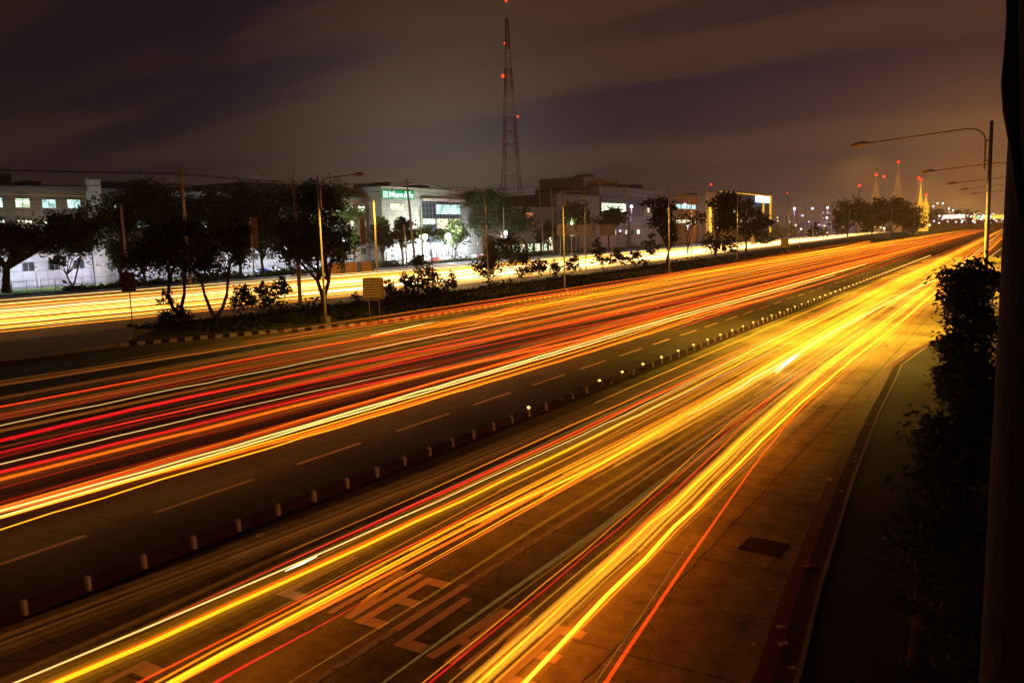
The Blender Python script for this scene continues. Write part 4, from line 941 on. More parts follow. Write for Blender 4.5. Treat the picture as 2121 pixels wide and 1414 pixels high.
b = G(692, 560, 0); board('hoarding', 'dark brown billboard half hidden by the leaning median tree', 'sign', b, (-2.5, 2.5), 6.6, 3.2, 6.0, solid('brown_board', (.16, .09, .04), .8, var=.6, scale=1), YAW, pm=M_pole, th=.3)
for px, py, lab in ((527, 577, 'tall narrow brown banner on a pole right of the wide dark tree'), (750, 560, 'tall narrow brown banner on a pole just left of the twin arm lamp')):
    b = G(px, py, 0); t = thing('banner', lab, 'banner', b, YAW); zt = 12.5
    bm = bmesh.new(); tube(bm, [(0, 0, -.1), (0, 0, zt)], .12, 8); obj('post', bm, M_pole, t, True)
    bm = bmesh.new(); box(bm, .14, -.05, 6.2, 1.35, .05, zt-.1); obj('cloth', bm, solid('banner_cloth', (.30, .14, .09), .9), t)
# orange and grey site hoarding with railings beside the far road
t = thing('site_fence', 'low fence of alternating orange and grey panels by the twin arm lamp', 'fence', (0, 0, 0))
for i, (x0, x1) in enumerate(((670, 705), (706, 716), (717, 740), (741, 751), (752, 770), (771, 776))):
    a, b = G(x0, 570-(x0-670)*.06, 0), G(x1, 570-(x1-670)*.06, 0); bm = bmesh.new(); d = (b-a); nn = Vector((-d.y, d.x, 0)).normalized()*.12
    lo_ = [bm.verts.new(p) for p in (a, b, b+nn, a+nn)]; hi_ = [bm.verts.new(p+Vector((0, 0, 2.5))) for p in (a, b, b+nn, a+nn)]
    bm.faces.new(hi_)
    for k in range(4): bm.faces.new((lo_[k], lo_[(k+1) % 4], hi_[(k+1) % 4], hi_[k]))
    obj('panel', bm, solid('orange_panel', (.62, .30, .14), .8) if i % 2 == 0 else solid('grey_panel', (.20, .18, .20), .7), t)
# railing along the lot
t = thing('railing', 'thin dark railing along the car park and the lit white wall', 'fence', (0, 0, 0))
ra = [(-141.5, 62), (-142, 120), (-143.5, 180), (-146, 260)]
bm = bmesh.new(); bt = bmesh.new()
for (x0, y0), (x1, y1) in zip(ra, ra[1:]):
    n = int((y1-y0)/2.4)
    for k in range(n): q = k/n; x, y = x0+(x1-x0)*q, y0+(y1-y0)*q; tube(bm, [(x, y, 0), (x, y, 2.2)], .045, 5)
    for z in (1.1, 2.1): tube(bt, [(x0, y0, z), (x1, y1, z)], .035, 5)
obj('posts', bm, M_steeld, t); obj('rails', bt, M_steeld, t)
# ------------------------------------------------------------------ parked cars
def make_car(label, mat):
    t = thing('parked_car', label, 'car', (0, 0, 0), 0, 'cars parked in the lit lot')
    prof = [(-2.15, .35), (-2.2, .75), (-1.95, .95), (-1.45, 1.0), (-.85, 1.42), (.55, 1.45), (1.25, 1.02), (2.05, .85), (2.2, .6), (2.15, .35)]
    bm = bmesh.new(); A = [bm.verts.new((x, -.85 if z < 1.1 else -.68, z)) for x, z in prof]; B_ = [bm.verts.new((x, .85 if z < 1.1 else .68, z)) for x, z in prof]
    bm.faces.new(A); bm.faces.new(B_[::-1])
    for i in range(len(prof)): bm.faces.new((A[i], B_[i], B_[(i+1) % len(prof)], A[(i+1) % len(prof)]))
    bmesh.ops.recalc_face_normals(bm, faces=bm.faces[:]); bmesh.ops.bevel(bm, geom=bm.edges[:], offset=.06, segments=2, affect='EDGES'); obj('body', bm, mat, t, True)
    bm = bmesh.new()
    for s in (-1, 1):
        q = [(-1.3, 1.02), (-.8, 1.36), (.5, 1.39), (1.1, 1.04)]; v0 = [bm.verts.new((x, s*(.875-(z-1.0)*.45), z)) for x, z in q]; v1 = [bm.verts.new((x, s*(.80-(z-1.0)*.45), z)) for x, z in q]
        bm.faces.new(v0); bm.faces.new(v1[::-1])
        for k in range(4): bm.faces.new((v0[k], v0[(k+1) % 4], v1[(k+1) % 4], v1[k]))
    obj('window', bm, DARKGL, t)
    for x in (-1.35, 1.35):
        for s in (-1, 1):
            bm = bmesh.new(); tube(bm, [(x, s*.66, .33), (x, s*.88, .33)], .33, 16); w = obj('wheel', bm, M_black, t)
            bm = bmesh.new(); tube(bm, [(x, s*.885, .33), (x, s*.90, .33)], .19, 12); obj('rim', bm, M_steel, w)
    bm = bmesh.new(); box(bm, 2.14, -.75, .62, 2.22, -.4, .76); box(bm, 2.14, .4, .62, 2.22, .75, .76); obj('headlight', bm, M_blkend, t)
    return t
cols = [('silver', (.55, .56, .6)), ('blue', (.03, .08, .5)), ('white', (.75, .75, .78)), ('dark grey', (.08, .08, .09)), ('red', (.5, .03, .03))]
protos = {}
CARS = [(545, 562, 1), (575, 560, 0), (605, 558, 3), (640, 556, 2), (724, 534, 1), (742, 533, 1), (762, 532, 0), (785, 531, 2), (815, 529, 3), (838, 530, 0), (862, 529, 2), (885, 528, 0), (903, 526, 4), (922, 525, 2), (958, 522, 0), (985, 519, 2), (1000, 516, 4), (1018, 515, 0)]
where = ['under the wide dark tree, leftmost of all', 'second from the left under the wide dark tree', 'third from the left behind the dark trees', 'left of the entwined median tree', 'left of the twin arm lamp, nearer of two blue ones', 'just left of the twin arm lamp', 'behind the twin arm lamp', 'under the dark round tree by the twin arm lamp', 'below the tree of the crossed utility pole', 'left of the crossed utility pole foot', 'right of the crossed utility pole foot', 'below the yellow lamp', 'right of the yellow lamp', 'before the dark glass front', 'right of the round tree by the white lamp', 'before the low hall', 'left of the umbrella tree trunk', 'beside the umbrella tree trunk']
for i, (px, py, c) in enumerate(CARS):
    g_ = GCOL(px, -151-4*(i % 2)); nm, cc = cols[c]; lab = nm+' parked car '+where[i]
    if c not in protos: protos[c] = make_car(lab, solid('car_paint_'+nm, cc, .25, .2, var=.05, spec=.6)); o = protos[c]
    else: o = dup(protos[c], label=lab)
    o.location = g_; o.rotation_euler = (0, 0, math.radians(90*(i % 2)+random.uniform(-12, 12)))
# ------------------------------------------------------------------ lit lamps
def point(parent_loc, power, col, size=.3, name='light'):
    l = bpy.data.lights.new(name, 'POINT'); l.energy = power; l.color = col; l.shadow_soft_size = size
    o = bpy.data.objects.new(name, l); COL.objects.link(o); o.location = parent_loc; return o
def yard_lamp(px, py, basey, label, col, power, r, st):
    b = BF(px+2, basey, 0); lo, hi = .5, 60
    for _ in range(40):
        mid = (lo+hi)/2
        if PR((b.x, b.y, mid))[1] > py: lo = mid
        else: hi = mid
    t = thing('yard_lamp', label, 'lamp post', b)
    bm = bmesh.new(); tube(bm, [(0, 0, 0), (0, 0, mid-r)], .07, 6); obj('pole', bm, M_steeld, t, True)
    bm = bmesh.new(); bmesh.ops.create_icosphere(bm, subdivisions=2, radius=r); bmesh.ops.translate(bm, verts=bm.verts[:], vec=(0, 0, mid)); obj('globe', bm, glow('globe_%s' % label[:9].replace(' ', '_'), col, st, False), t, True)
    l = point((0, 0, mid-.1), power, col, r*.9, 'bulb'); l.location = (0.0, 0, mid-r-.25); l.parent = t
    return t
WH = (.86, .92, 1.0)
yard_lamp(712, 497, 545, 'brilliant white lamp left of the narrow banner by the twin arm lamp', WH, 9000, .75, 14)
yard_lamp(881, 490, 540, 'warm yellow lamp post before the dark glass front', (1, .88, .45), 6000, .85, 14)
yard_lamp(928, 489, 535, 'blinding white lamp inside the round tree before the glass front', WH, 12000, 1.0, 14)
yard_lamp(1046, 482, 520, 'small white lamp at the fork of the umbrella shaped tree', WH, 6000, .7, 12)
yard_lamp(361, 517, 560, 'small white lamp behind the tall utility pole', WH, 5000, .5, 12)
yard_lamp(338, 523, 556, 'smaller lilac lamp left of the tall utility pole', (.9, .8, 1), 2500, .4, 9)
yard_lamp(592, 513, 556, 'white lamp between the dark trees over the parked cars', WH, 5000, .45, 12)
yard_lamp(1140, 490, 520, 'small lamp behind the short posts right of the umbrella tree', (1, .95, .7), 4000, .7, 9)
for px, py, by, lab in ((1307, 428, 505, 'lilac floodlight below the lit strip window'), (1417, 424, 500, 'lilac lamp before the orange building'), (1423, 467, 500, 'cold lamp in the sparse branching tree'), (1643, 432, 492, 'lilac lamp right of the blue lit building'), (1680, 432, 488, 'pale lilac lamp in the misty yard'),
                        (1711, 430, 486, 'bright lilac lamp at the left edge of the dark clump'), (1710, 451, 486, 'lower lilac lamp at the left edge of the dark clump'), (1484, 470, 505, 'cold lamp left of the dense median tree')):
    yard_lamp(px, py, by, lab, (.82, .66, 1.0), 9000 if px > 1500 else 2500, .9 if px > 1500 else .7, 5)
for px, py, lab in ((1882, 424, 'lamp left of the floodlit spires'), (1903, 425, 'bright lamp below the floodlit spires'), (1930, 427, 'lamp right of the floodlit spires'), (1938, 421, 'left one of the paired white lamps'), (1949, 421, 'right one of the paired white lamps'), (1962, 432, 'white lamp right of the paired ones'), (1971, 435, 'small lamp nearest the pink lights')):
    yard_lamp(px, py, 474, lab, (1, .85, .75), 4000, .85 if px not in (1882, 1971) else .5, 6)
yard_lamp(1903, 467, 483, 'broad yellow lamp close to the ground at the right end of the dark clump', (1, .75, .2), 9000, 1.9, 8)
yard_lamp(1923, 466, 481, 'small yellow lamp right of the broad one', (1, .75, .25), 3000, .7, 6)
yard_lamp(1829, 473, 489, 'small warm lamp in the dark clump of trees', (1, .8, .4), 3000, .6, 6)
rr = random.Random(9)                       # speckled lights of the town behind the trees
for k, (xa, xb, ya, yb, n, col) in enumerate(((1735, 1790, 462, 474, 9, (1, .62, .62)), (1805, 1830, 460, 472, 6, (1, .7, .4)), (1945, 2040, 446, 462, 16, (1, .6, .62)), (2040, 2080, 440, 456, 8, (1, .6, .5)), (1540, 1640, 478, 492, 7, (1, .8, .6)), (1890, 1915, 448, 464, 7, (1, .62, .45)), (1640, 1735, 466, 484, 22, (1, .72, .45)), (1640, 1735, 440, 466, 12, (.8, .6, 1)), (1960, 2090, 438, 458, 40, (1, .55, .35)), (1930, 2090, 448, 462, 24, (.95, .7, .9)), (1600, 1650, 450, 490, 10, (1, .8, .4)))):
    for i in range(n):
        p = GD(rr.uniform(xa, xb), rr.uniform(ya, yb), 820); bm = bmesh.new(); bmesh.ops.create_icosphere(bm, subdivisions=1, radius=rr.choice((.3, .4, .5, .7, 1.1))*(.7 if k in (8, 9) else 1))
        o = obj('town_light', bm, glow('town_light_%d' % k, col, 2.2, False)); o.location = p; o['label'] = 'tiny distant town light glittering '+['left of the dark clump of trees', 'under the middle of the dark clump', 'right of the floodlit spires', 'beyond the tall street lamp', 'under the blue lit building', 'just right of the dark clump', 'in the misty yard, low down', 'in the misty yard, high up', 'orange, along the horizon right of the spires', 'pinkish, along the horizon right of the spires', 'right of the ochre post'][k]; o['category'] = 'light'; o['group'] = 'distant town lights'
# unseen floodlights added to light the office wing wall and the block's foot
FL = ['at the far left', 'second from the left', 'behind the slender tree', 'left of the white column', 'under the dark trees', 'behind the tall utility pole', 'below the green sign', 'before the dark glass front', 'at the white block end']
for x, y, z, p, c in ((-160.5, 86, 3.6, 1700, (.78, .82, 1)), (-160.5, 97, 3.6, 1500, (.85, .8, 1)), (-160.5, 112, 3.6, 1300, (.9, .8, 1)), (-160.0, 76, 3.6, 1700, (.75, .85, 1)), (-158, 130, 6, 3000, (1, .95, .85)), (-156, 146, 6, 2500, WH), (-154, 196, 5.5, 6500, WH), (-154, 214, 5.5, 7500, WH), (-154, 228, 5.5, 5500, WH)):
    o = point((x, y, z), p, c, .25, 'added_wall_flood'); 
    t = thing('floodlight', 'small added floodlight on a post by the office wall, '+FL.pop(0), 'floodlight', (x, y, z+.3), 0, 'floodlights along the office walls')
    bm = bmesh.new(); box(bm, -.2, -.25, .0, .2, .25, .18); obj('housing', bm, M_steeld, t); bm = bmesh.new(); tube(bm, [(0, 0, -z-.3), (0, 0, 0)], .05, 6); obj('post', bm, M_steeld, t)
# upper wash on the white block facade from the town behind the camera is left to the sky; unseen mast lamps added to brighten the upper walls:
for x, y, z, p, c in ((-146, 205, 11, 8000, (.95, 1, .9)), (-154, 165, 8, 900, (1, .82, .62)), (-153, 93, 10, 1500, (1, .78, .55)), (-150, 400, 14, 2000, (1, .85, .7)), (-152, 500, 12, 6000, (1, .5, .15)), (-150, 290, 12, 1800, (1, .95, .8))):
    t = thing('added_mast_lamp', 'slim added mast lamp lighting the upper walls '+{205: 'of the white block with the green sign', 165: 'of the long office wing near its right end', 93: 'at the far left beside the lit windows', 400: 'of the block with the strip window', 500: 'of the orange lit building', 290: 'of the low pale hall'}[y], 'lamp post', (x, y, 0), 0, 'mast lamps before the offices'); bm = bmesh.new(); tube(bm, [(0, 0, 0), (0, 0, z)], .1, 6); obj('pole', bm, M_steeld, t)
    bm = bmesh.new(); box(bm, -.3, -.3, z+.001, .3, .3, z+.2); obj('head', bm, M_steeld, t); o = point((-.6, 0, z-.3), p, c, .3, 'added_mast_bulb'); o.parent = t
t = thing('floodlight', 'floodlight on a short post at the foot of the lattice tower', 'floodlight', (tb.x+14, tb.y-16, 0)); bm = bmesh.new(); tube(bm, [(0, 0, 0), (0, 0, 5)], .1, 6); obj('post', bm, M_steeld, t)
bm = bmesh.new(); box(bm, -.3, -.3, 5.001, .3, .3, 5.3); obj('head', bm, M_steeld, t); o = point((0, 0, 6.2), 42000, (1, .86, .72), .3, 'added_tower_flood'); o.parent = t  # unseen floodlight, added to brighten the lattice tower
# sodium lamps of the highway itself
SOD = (1, .56, .06)
for o in [o for o in COL.objects if o.name.startswith('lamp_head')]:
    t = o.parent
    if t is None: continue
    vs = [v.co for v in o.data.vertices]; c = sum(vs, Vector())/len(vs); q = t.matrix_basis @ c
    if q.y > 420: continue
    l_ = bpy.data.lights.new('sodium_bulb', 'SPOT'); l_.energy = 17000 if q.x > -20 else 3800; l_.color = SOD; l_.spot_size = math.radians(150); l_.spot_blend = .8; l_.shadow_soft_size = .15
    lo2 = bpy.data.objects.new('sodium_bulb', l_); COL.objects.link(lo2); lo2.location = (q.x, q.y, q.z-.3)

# ------------------------------------------------------------------ light trails
# The photograph is a long exposure: what stands over the lanes is light, not cars. Each streak is a glowing line in
# space at lamp height above its lane. Set False to see the empty road.
LIGHT_TRAILS = True
PAL = {  # total radiance seen through both skins of the tube, sampled as a light?
 'white':  ((1.0, .80, .42), 3.6, True), 'pale': ((1.0, .60, .14), 1.9, True), 'palethin': ((1.0, .60, .17), .9, False),
 'yellow': ((1.0, .34, .006), 1.6, True), 'hot': ((1.0, .19, .006), 6.5, True), 'amber': ((1.0, .26, .006), .75, True), 'orange': ((1.0, .155, .006), .75, True),
 'redorange': ((1.0, .055, .003), .75, False), 'red': ((1.0, .006, .012), .55, True), 'dimred': ((1.0, .03, .01), .14, False), 'dimorange': ((1.0, .25, .02), .10, False), 'dimyellow': ((1.0, .55, .10), .10, False), 'wash': ((1.0, .36, .012), .15, True), 'washo': ((1.0, .22, .010), .17, True), 'faint': ((1.0, .28, .03), .016, False), 'dimamber': ((1.0, .38, .02), .30, True), 'lilac': ((.8, .5, .55), .2, False)}
def smooth(pts, step=3.0):
    out = []; n = len(pts)
    for i in range(n-1):
        p0, p1, p2, p3 = pts[max(i-1, 0)], pts[i], pts[i+1], pts[min(i+2, n-1)]
        seg = max(1, min(30, int((p2-p1).length/step)))
        for k in range(seg):
            t = k/seg
            if (p2-p1).length > 60 or (p1-p0).length*4 < (p2-p1).length or (p3-p2).length > (p2-p1).length*4: out.append(p1.lerp(p2, t)); continue
            out.append(.5*((2*p1)+(p2-p0)*t+(2*p0-5*p1+4*p2-p3)*t*t+(3*p1-p0-3*p2+p3)*t*t*t))
    out.append(pts[-1]); return out
def trail(color, width, px, label, z=.66, far=True, near=True, wob=.012, xfar=None, cat='light streak', glowk=0.0, group=None):
    if not LIGHT_TRAILS: return
    pts = [G(x, y, z) for x, y in px]
    if near and px[0][0] <= 2 or near == 2:
        d = (pts[0]-pts[1]); d = d/max(.1, abs(d.y)); pts.insert(0, pts[0]+d*min(25, pts[0].y+8))
    if far:
        l_ = pts[-1]; xf = xfar if xfar is not None else l_.x
        pts += [Vector((l_.x+(xf-l_.x)*.4, l_.y+max(25, l_.y*.5), z)), Vector((xf, max(420, l_.y*2), z)), Vector((xf, 1000, z))]
    pts = smooth(pts, 1.5); rr = random.Random(hash_(label)); ph = rr.random()*9
    if len(pts) > 8 and len(px) > 3:
        for _ in range(26):
            xs_ = [p.x for p in pts]
            for i in range(1, len(pts)-1):
                if pts[i].y > 75: break
                w0, w1 = pts[i+1].y-pts[i].y, pts[i].y-pts[i-1].y
                if w0+w1 > .01: pts[i].x = .4*xs_[i]+.6*(xs_[i-1]*w0+xs_[i+1]*w1)/(w0+w1)
    for p in pts:
        if p.y < 200: p.x += wob*math.sin(p.y*1.7+ph)+wob*.8*math.sin(p.y*.43+ph*2); p.z += wob*.7*math.sin(p.y*2.3+ph)
    c, st, smp = PAL[color]; L0 = pts[0]; L1 = pts[-1]; tl = min(9, (L1-L0).length*.3)
    W_ = [max(.15, min(1, (p-L0).length/tl+.1, (L1-p).length/tl+.1)) if not (near and p is not L0 and (p-L0).length > 99) else 1 for p in pts]
    vr = [1+.18*math.sin(p.y*.31+ph)*math.sin(p.y*.083+ph*3) for p in pts]
    bm = bmesh.new(); tube(bm, pts, [width*.34*a*b for a, b in zip(W_, vr)], 6, False)
    o = obj('light_streak', bm, trail_mat(c, st, smp)); o['label'] = label; o['category'] = cat; o['group'] = group or 'light streaks over the lanes'
    if width >= .22 and color != 'red':
        bm = bmesh.new(); n = int(width*38)
        for k in range(n):
            dx = rr.gauss(0, width*.42); dz = rr.gauss(0, .10); w = rr.uniform(.02, .09)*(1+width)*.6; i0 = rr.randrange(max(1, len(pts)//3)); i1 = len(pts)-rr.randrange(max(1, len(pts)//3))
            tube(bm, [q+Vector((dx, 0, dz)) for q in pts[i0:i1]], w*.5, 5, False)
        me0 = o.data; bm.to_mesh(me0); bm.free()
    if glowk and width < .3:
        for q, (gk, gs) in enumerate(((1.0, .07), (1.7, .035), (2.8, .018))):
            bm = bmesh.new(); tube(bm, pts, [width*glowk*gk/2*a for a in W_], 8, False); obj('halo', bm, trail_mat(c, min(st, 1.8)*gs, False), o)
    return o
def hash_(s):
    h = 0
    for ch in s: h = (h*31+ord(ch)) % 1000003
    return h
T_ = trail
# middle carriageway, from its far edge to the near one
T_('redorange', .10, [(0, 843), (330, 779), (561, 732), (700, 711), (848, 687), (980, 657), (1112, 632), (1300, 600), (1500, 563), (1700, 526)], 'thin orange red streak, topmost of those crossing the left half below the striped kerb', xfar=-30)
T_('faint', .5, [(0, 862), (300, 800), (560, 737), (760, 702)], 'faint broad brownish band under the topmost red streak', far=False)
T_('palethin', .055, [(0, 879), (115, 852), (270, 818), (430, 791), (560, 769), (700, 738), (865, 702), (1030, 670), (1195, 635), (1300, 616), (1432, 589), (1564, 560), (1696, 532), (1795, 511), (1927, 500), (2010, 479)], 'fine wavy pale yellow line, upper one of the middle carriageway', wob=.03, xfar=-32)
T_('red', .17, [(0, 912), (330, 831), (700, 761), (931, 715), (1162, 674), (1400, 627), (1600, 585), (1760, 549)], 'thickest deep red streak of the middle carriageway', xfar=-30)
T_('red', .10, [(0, 934), (181, 888), (396, 846), (594, 805), (700, 782), (865, 745), (1030, 709), (1261, 666), (1400, 641), (1600, 600)], 'thin red streak just below the thickest red one', xfar=-29)
T_('dimred', .14, [(0, 943), (297, 868), (700, 792), (1030, 722), (1400, 650)], 'dull dark red band under the thin red streak', xfar=-29)
T_('palethin', .045, [(0, 960), (231, 904), (330, 879), (495, 841), (700, 798), (900, 757)], 'hairline pale streak between the two lower red ones', far=False)
T_('red', .14, [(0, 977), (231, 920), (462, 866), (700, 806), (1096, 727), (1400, 660), (1560, 625)], 'lower deep red streak fading into orange towards the right', xfar=-27)
T_('orange', .13, [(0, 992), (165, 951), (330, 911), (594, 848), (700, 815), (898, 767), (1096, 729), (1261, 690), (1400, 661), (1600, 614)], 'orange streak running beside the lowest deep red one', xfar=-26, glowk=2.2)
T_('dimred', .3, [(0, 1040), (198, 984), (363, 928), (561, 885), (700, 855), (900, 800), (1100, 752)], 'broad dull red smear above the bright double line', xfar=-25)
T_('amber', .07, [(0, 1048), (198, 990), (363, 945), (561, 892), (700, 846), (900, 790), (1095, 738), (1230, 703)], 'upper thin amber line of the bright bundle', wob=.02, xfar=-25)
T_('redorange', .12, [(0, 1054), (198, 999), (400, 941), (600, 882), (800, 822), (1000, 762)], 'red orange streak inside the bright bundle', xfar=-24.5)
T_('pale', .07, [(0, 1060), (198, 1006), (396, 950), (561, 904), (700, 861), (865, 811), (1030, 765), (1195, 715), (1300, 684), (1465, 637), (1597, 602), (1729, 565), (1795, 546)], 'upper line of the brightest near white pair on the middle carriageway', wob=.015, far=False, glowk=1.3)
T_('pale', .055, [(0, 1069), (198, 1012), (396, 956), (561, 910), (700, 866), (865, 816), (1030, 770), (1195, 720), (1300, 689), (1465, 642), (1597, 607), (1729, 570)], 'lower line of the brightest near white pair on the middle carriageway', wob=.015, far=False)
T_('yellow', .05, [(0, 1074), (198, 1018), (396, 964), (561, 918), (700, 872), (865, 824), (1030, 777), (1250, 712)], 'thin yellow line hugging the brightest pair from below', xfar=-23.5)
T_('orange', .15, [(0, 1083), (132, 1059), (330, 990), (561, 925), (700, 879), (865, 831), (1030, 784), (1195, 737), (1400, 670)], 'broad orange streak second from the bottom of the bundle', xfar=-23, glowk=1.8)
T_('yellow', .05, [(0, 1092), (99, 1061), (330, 994), (561, 927), (700, 884), (931, 816), (1129, 758), (1300, 705), (1400, 675), (1465, 652), (1580, 620), (1729, 577)], 'lowest fine yellow line bounding the bundle of the middle carriageway', wob=.025, xfar=-22)
T_('red', .20, [(1394, 683), (1531, 636), (1663, 598), (1828, 549), (2000, 492), (2045, 477)], 'thick red streak that starts beside the dashed line and runs off to the vanishing point', near=False, xfar=-21)
T_('red', .08, [(848, 651), (1030, 620), (1162, 601), (1300, 579), (1500, 549), (1700, 517)], 'upper red streak starting over the striped kerb', near=False, far=False)
T_('red', .08, [(878, 653), (1030, 626), (1162, 607), (1300, 587), (1500, 556), (1700, 521)], 'second red streak starting over the striped kerb', near=False, far=False)
T_('hot', .12, [(1650, 530), (1740, 513), (1803, 499)], 'short blazing yellow streak ending before the dark clump of trees', near=False, far=False)
T_('yellow', .10, [(1564, 538), (1800, 505), (1900, 494), (2000, 477), (2040, 466)], 'wavy bright yellow edge line rising to the highway end', near=False, xfar=-34, wob=.12)
for i, (w, dy, c) in enumerate(((.09, 0, 'amber'), (.13, 4, 'amber'), (.07, 8, 'yellow'), (.12, 12, 'orange'), (.07, 16, 'amber'), (.10, -3, 'redorange'), (.06, 6, 'yellow'))):
    T_(c, w, [(766+i*35, 694-i*4+dy*.5), (1030, 645+dy), (1241, 601+dy*1.1), (1432, 563+dy), (1564, 539+dy*.9), (1696, 515+dy*.8), (1805, 499+dy*.5)], ['orange yellow streak leaving the striped kerb at its right end', 'broader amber streak along the right end of the striped kerb', 'yellow streak in the glow below the median lamps', 'orange streak lowest in the glow below the median lamps', 'amber streak skirting the median kerb', 'red orange streak topmost along the median kerb', 'thin yellow streak in the middle of the kerbside glow'][i], near=False, wob=.05, far=False)
T_('hot', .06, [(0, 860-1000), (1, 861-1000)], 'x', near=False, far=False) if False else None
T_('pale', .06, [(766, 696), (865, 674), (900, 667)], 'short pale yellow dash of light at the striped kerb', near=False, far=False)
# right carriageway
T_('faint', .7, [(0, 1345), (300, 1240), (500, 1165), (797, 1033), (1000, 950), (1300, 822), (1597, 697)], 'wide dim brown haze of light along the near side of the divider', near=2, far=False, z=.5)
T_('faint', .3, [(80, 1390), (300, 1290), (500, 1196), (760, 1076)], 'wide faint red smear fading out towards the lower left', near=2, far=False, z=.5)
T_('red', .10, [(330, 1283), (500, 1208), (665, 1132), (863, 1043), (1020, 974), (1096, 940), (1261, 864), (1432, 783), (1564, 720), (1604, 697)], 'long red streak nearest to the divider blocks', near=False, far=False)
T_('redorange', .16, [(1597, 700), (1729, 638), (1861, 574), (1960, 527), (2030, 497)], 'orange red streak continuing the long red one into the distance', near=False, xfar=-13)
T_('redorange', .10, [(1560, 716), (1729, 632), (1861, 567), (1960, 520), (2030, 492)], 'upper orange red streak beside the divider in the distance', near=False, xfar=-14)
T_('palethin', .04, [(0, 1440), (330, 1304), (561, 1194), (698, 1135), (830, 1079), (995, 1000), (1150, 928), (1300, 858)], 'fine pale line under the long red streak', xfar=-12.5)
T_('white', .05, [(590, 1183), (625, 1167), (658, 1151)], 'short white dash left of the first LANE word', near=False, far=False)
T_('yellow', .09, [(148, 1414), (330, 1337), (495, 1260), (632, 1190), (764, 1129), (962, 1035), (1130, 955), (1300, 872), (1500, 770)], 'crisp yellow streak passing over the first L of the left LANE word', near=2, xfar=-12, glowk=2.5)
T_('redorange', .07, [(165, 1400), (330, 1329), (495, 1252), (632, 1181), (764, 1120), (962, 1026), (1130, 948)], 'red fringe just above the crisp yellow streak', near=2, far=False)
T_('amber', .24, [(297, 1414), (429, 1338), (627, 1243), (830, 1147), (1028, 1059), (1193, 975), (1400, 862), (1564, 770)], 'widest golden band sweeping over the left LANE word', near=2, xfar=-11.5)
T_('yellow', .08, [(310, 1414), (440, 1340), (632, 1247), (760, 1184), (900, 1120)], 'brighter core of the widest golden band', near=2, far=False)
T_('redorange', .05, [(270, 1414), (500, 1294), (764, 1165), (995, 1059), (1193, 962), (1400, 850)], 'hairline red line above the widest golden band', near=2, far=False)
T_('orange', .09, [(350, 1425), (500, 1350), (665, 1264), (830, 1174), (995, 1090), (1200, 987), (1400, 871), (1564, 778)], 'orange streak right below the widest golden band', near=2, xfar=-11)
T_('red', .10, [(446, 1414), (500, 1385), (600, 1331), (700, 1276), (757, 1244)], 'red streak between the two LANE words', near=2, far=False)
T_('orange', .10, [(747, 1246), (896, 1165), (1061, 1074), (1193, 1004), (1400, 881), (1564, 787), (1700, 706)], 'orange continuation of the red streak between the LANE words', near=False, xfar=-10.5)
T_('yellow', .055, [(760, 1236), (896, 1160), (1061, 1066), (1193, 992), (1400, 872), (1600, 750)], 'thin yellow line above the orange continuation', near=False, xfar=-10.5)
T_('pale', .10, [(962, 1040), (1193, 955), (1425, 860), (1564, 787), (1696, 704), (1828, 633), (1900, 596), (1943, 577), (1985, 556)], 'brilliant pale yellow streak cutting through the middle of the right carriageway', near=False, wob=.03, xfar=-9, glowk=2.5) if False else None
T_('pale', .09, [(1425, 860), (1564, 787), (1630, 745), (1696, 704), (1828, 633), (1900, 596), (1943, 577), (1985, 556)], 'brilliant pale yellow streak through the middle of the right carriageway', near=False, wob=.03, xfar=-8.5, glowk=2.5)
T_('yellow', .07, [(962, 1085), (1193, 985), (1320, 920), (1425, 862)], 'yellow lead in to the brilliant pale streak', near=False, far=False)
T_('white', .12, [(1607, 773), (1632, 752), (1656, 734)], 'short burst of white light crossing the brilliant streak', near=False, far=False)
T_('white', .07, [(1600, 770), (1640, 741), (1660, 733)], 'second short white burst beside the first one', near=False, far=False)
T_('lilac', .09, [(1180, 926), (1432, 806), (1530, 762), (1650, 702)], 'faint lilac grey line amid the golden streaks', near=False, far=False)
T_('amber', .035, [(886, 1413), (1061, 1277), (1232, 1141), (1380, 1000), (1490, 880), (1610, 800)], 'hairline tan line right of the solid lane line', near=2, far=False, z=.4)
T_('red', .055, [(892, 1420), (1064, 1284), (1236, 1146), (1386, 1000), (1480, 915), (1541, 862), (1700, 740)], 'thin red streak right of the solid lane line', near=2, far=False)
T_('red', .07, [(1020, 1414), (1100, 1345), (1232, 1211), (1320, 1110), (1413, 1000), (1541, 872), (1650, 780), (1760, 690)], 'second red streak crossing the right LANE word', near=2, xfar=-8)
T_('yellow', .06, [(995, 1414), (1100, 1320), (1180, 1247), (1265, 1172), (1350, 1085), (1440, 1000), (1590, 860), (1696, 770), (1778, 718), (1861, 652), (1925, 600)], 'slim bright yellow streak left of the thickest one', near=2, wob=.03, xfar=-6.5, glowk=2.0)
T_('hot', .10, [(1080, 1414), (1100, 1393), (1265, 1232), (1397, 1091), (1493, 995), (1627, 860), (1762, 747), (1861, 671), (1920, 620), (1957, 592), (1985, 572)], 'thickest brilliant yellow streak sweeping along the bus bay', near=2, wob=.02, xfar=-5.5, glowk=2.2)
T_('amber', .05, [(1110, 1398), (1275, 1235), (1405, 1094), (1500, 1002), (1634, 864), (1769, 750)], 'thin amber companion right of the thickest yellow streak', near=2, xfar=-5.4)
T_('dimamber', .55, [(1020, 1405), (1130, 1310), (1265, 1190), (1420, 1030), (1500, 945), (1600, 855), (1720, 750), (1830, 670), (1930, 590)], 'soft wide glow left of the thickest yellow streak', near=2, far=False, z=.4)
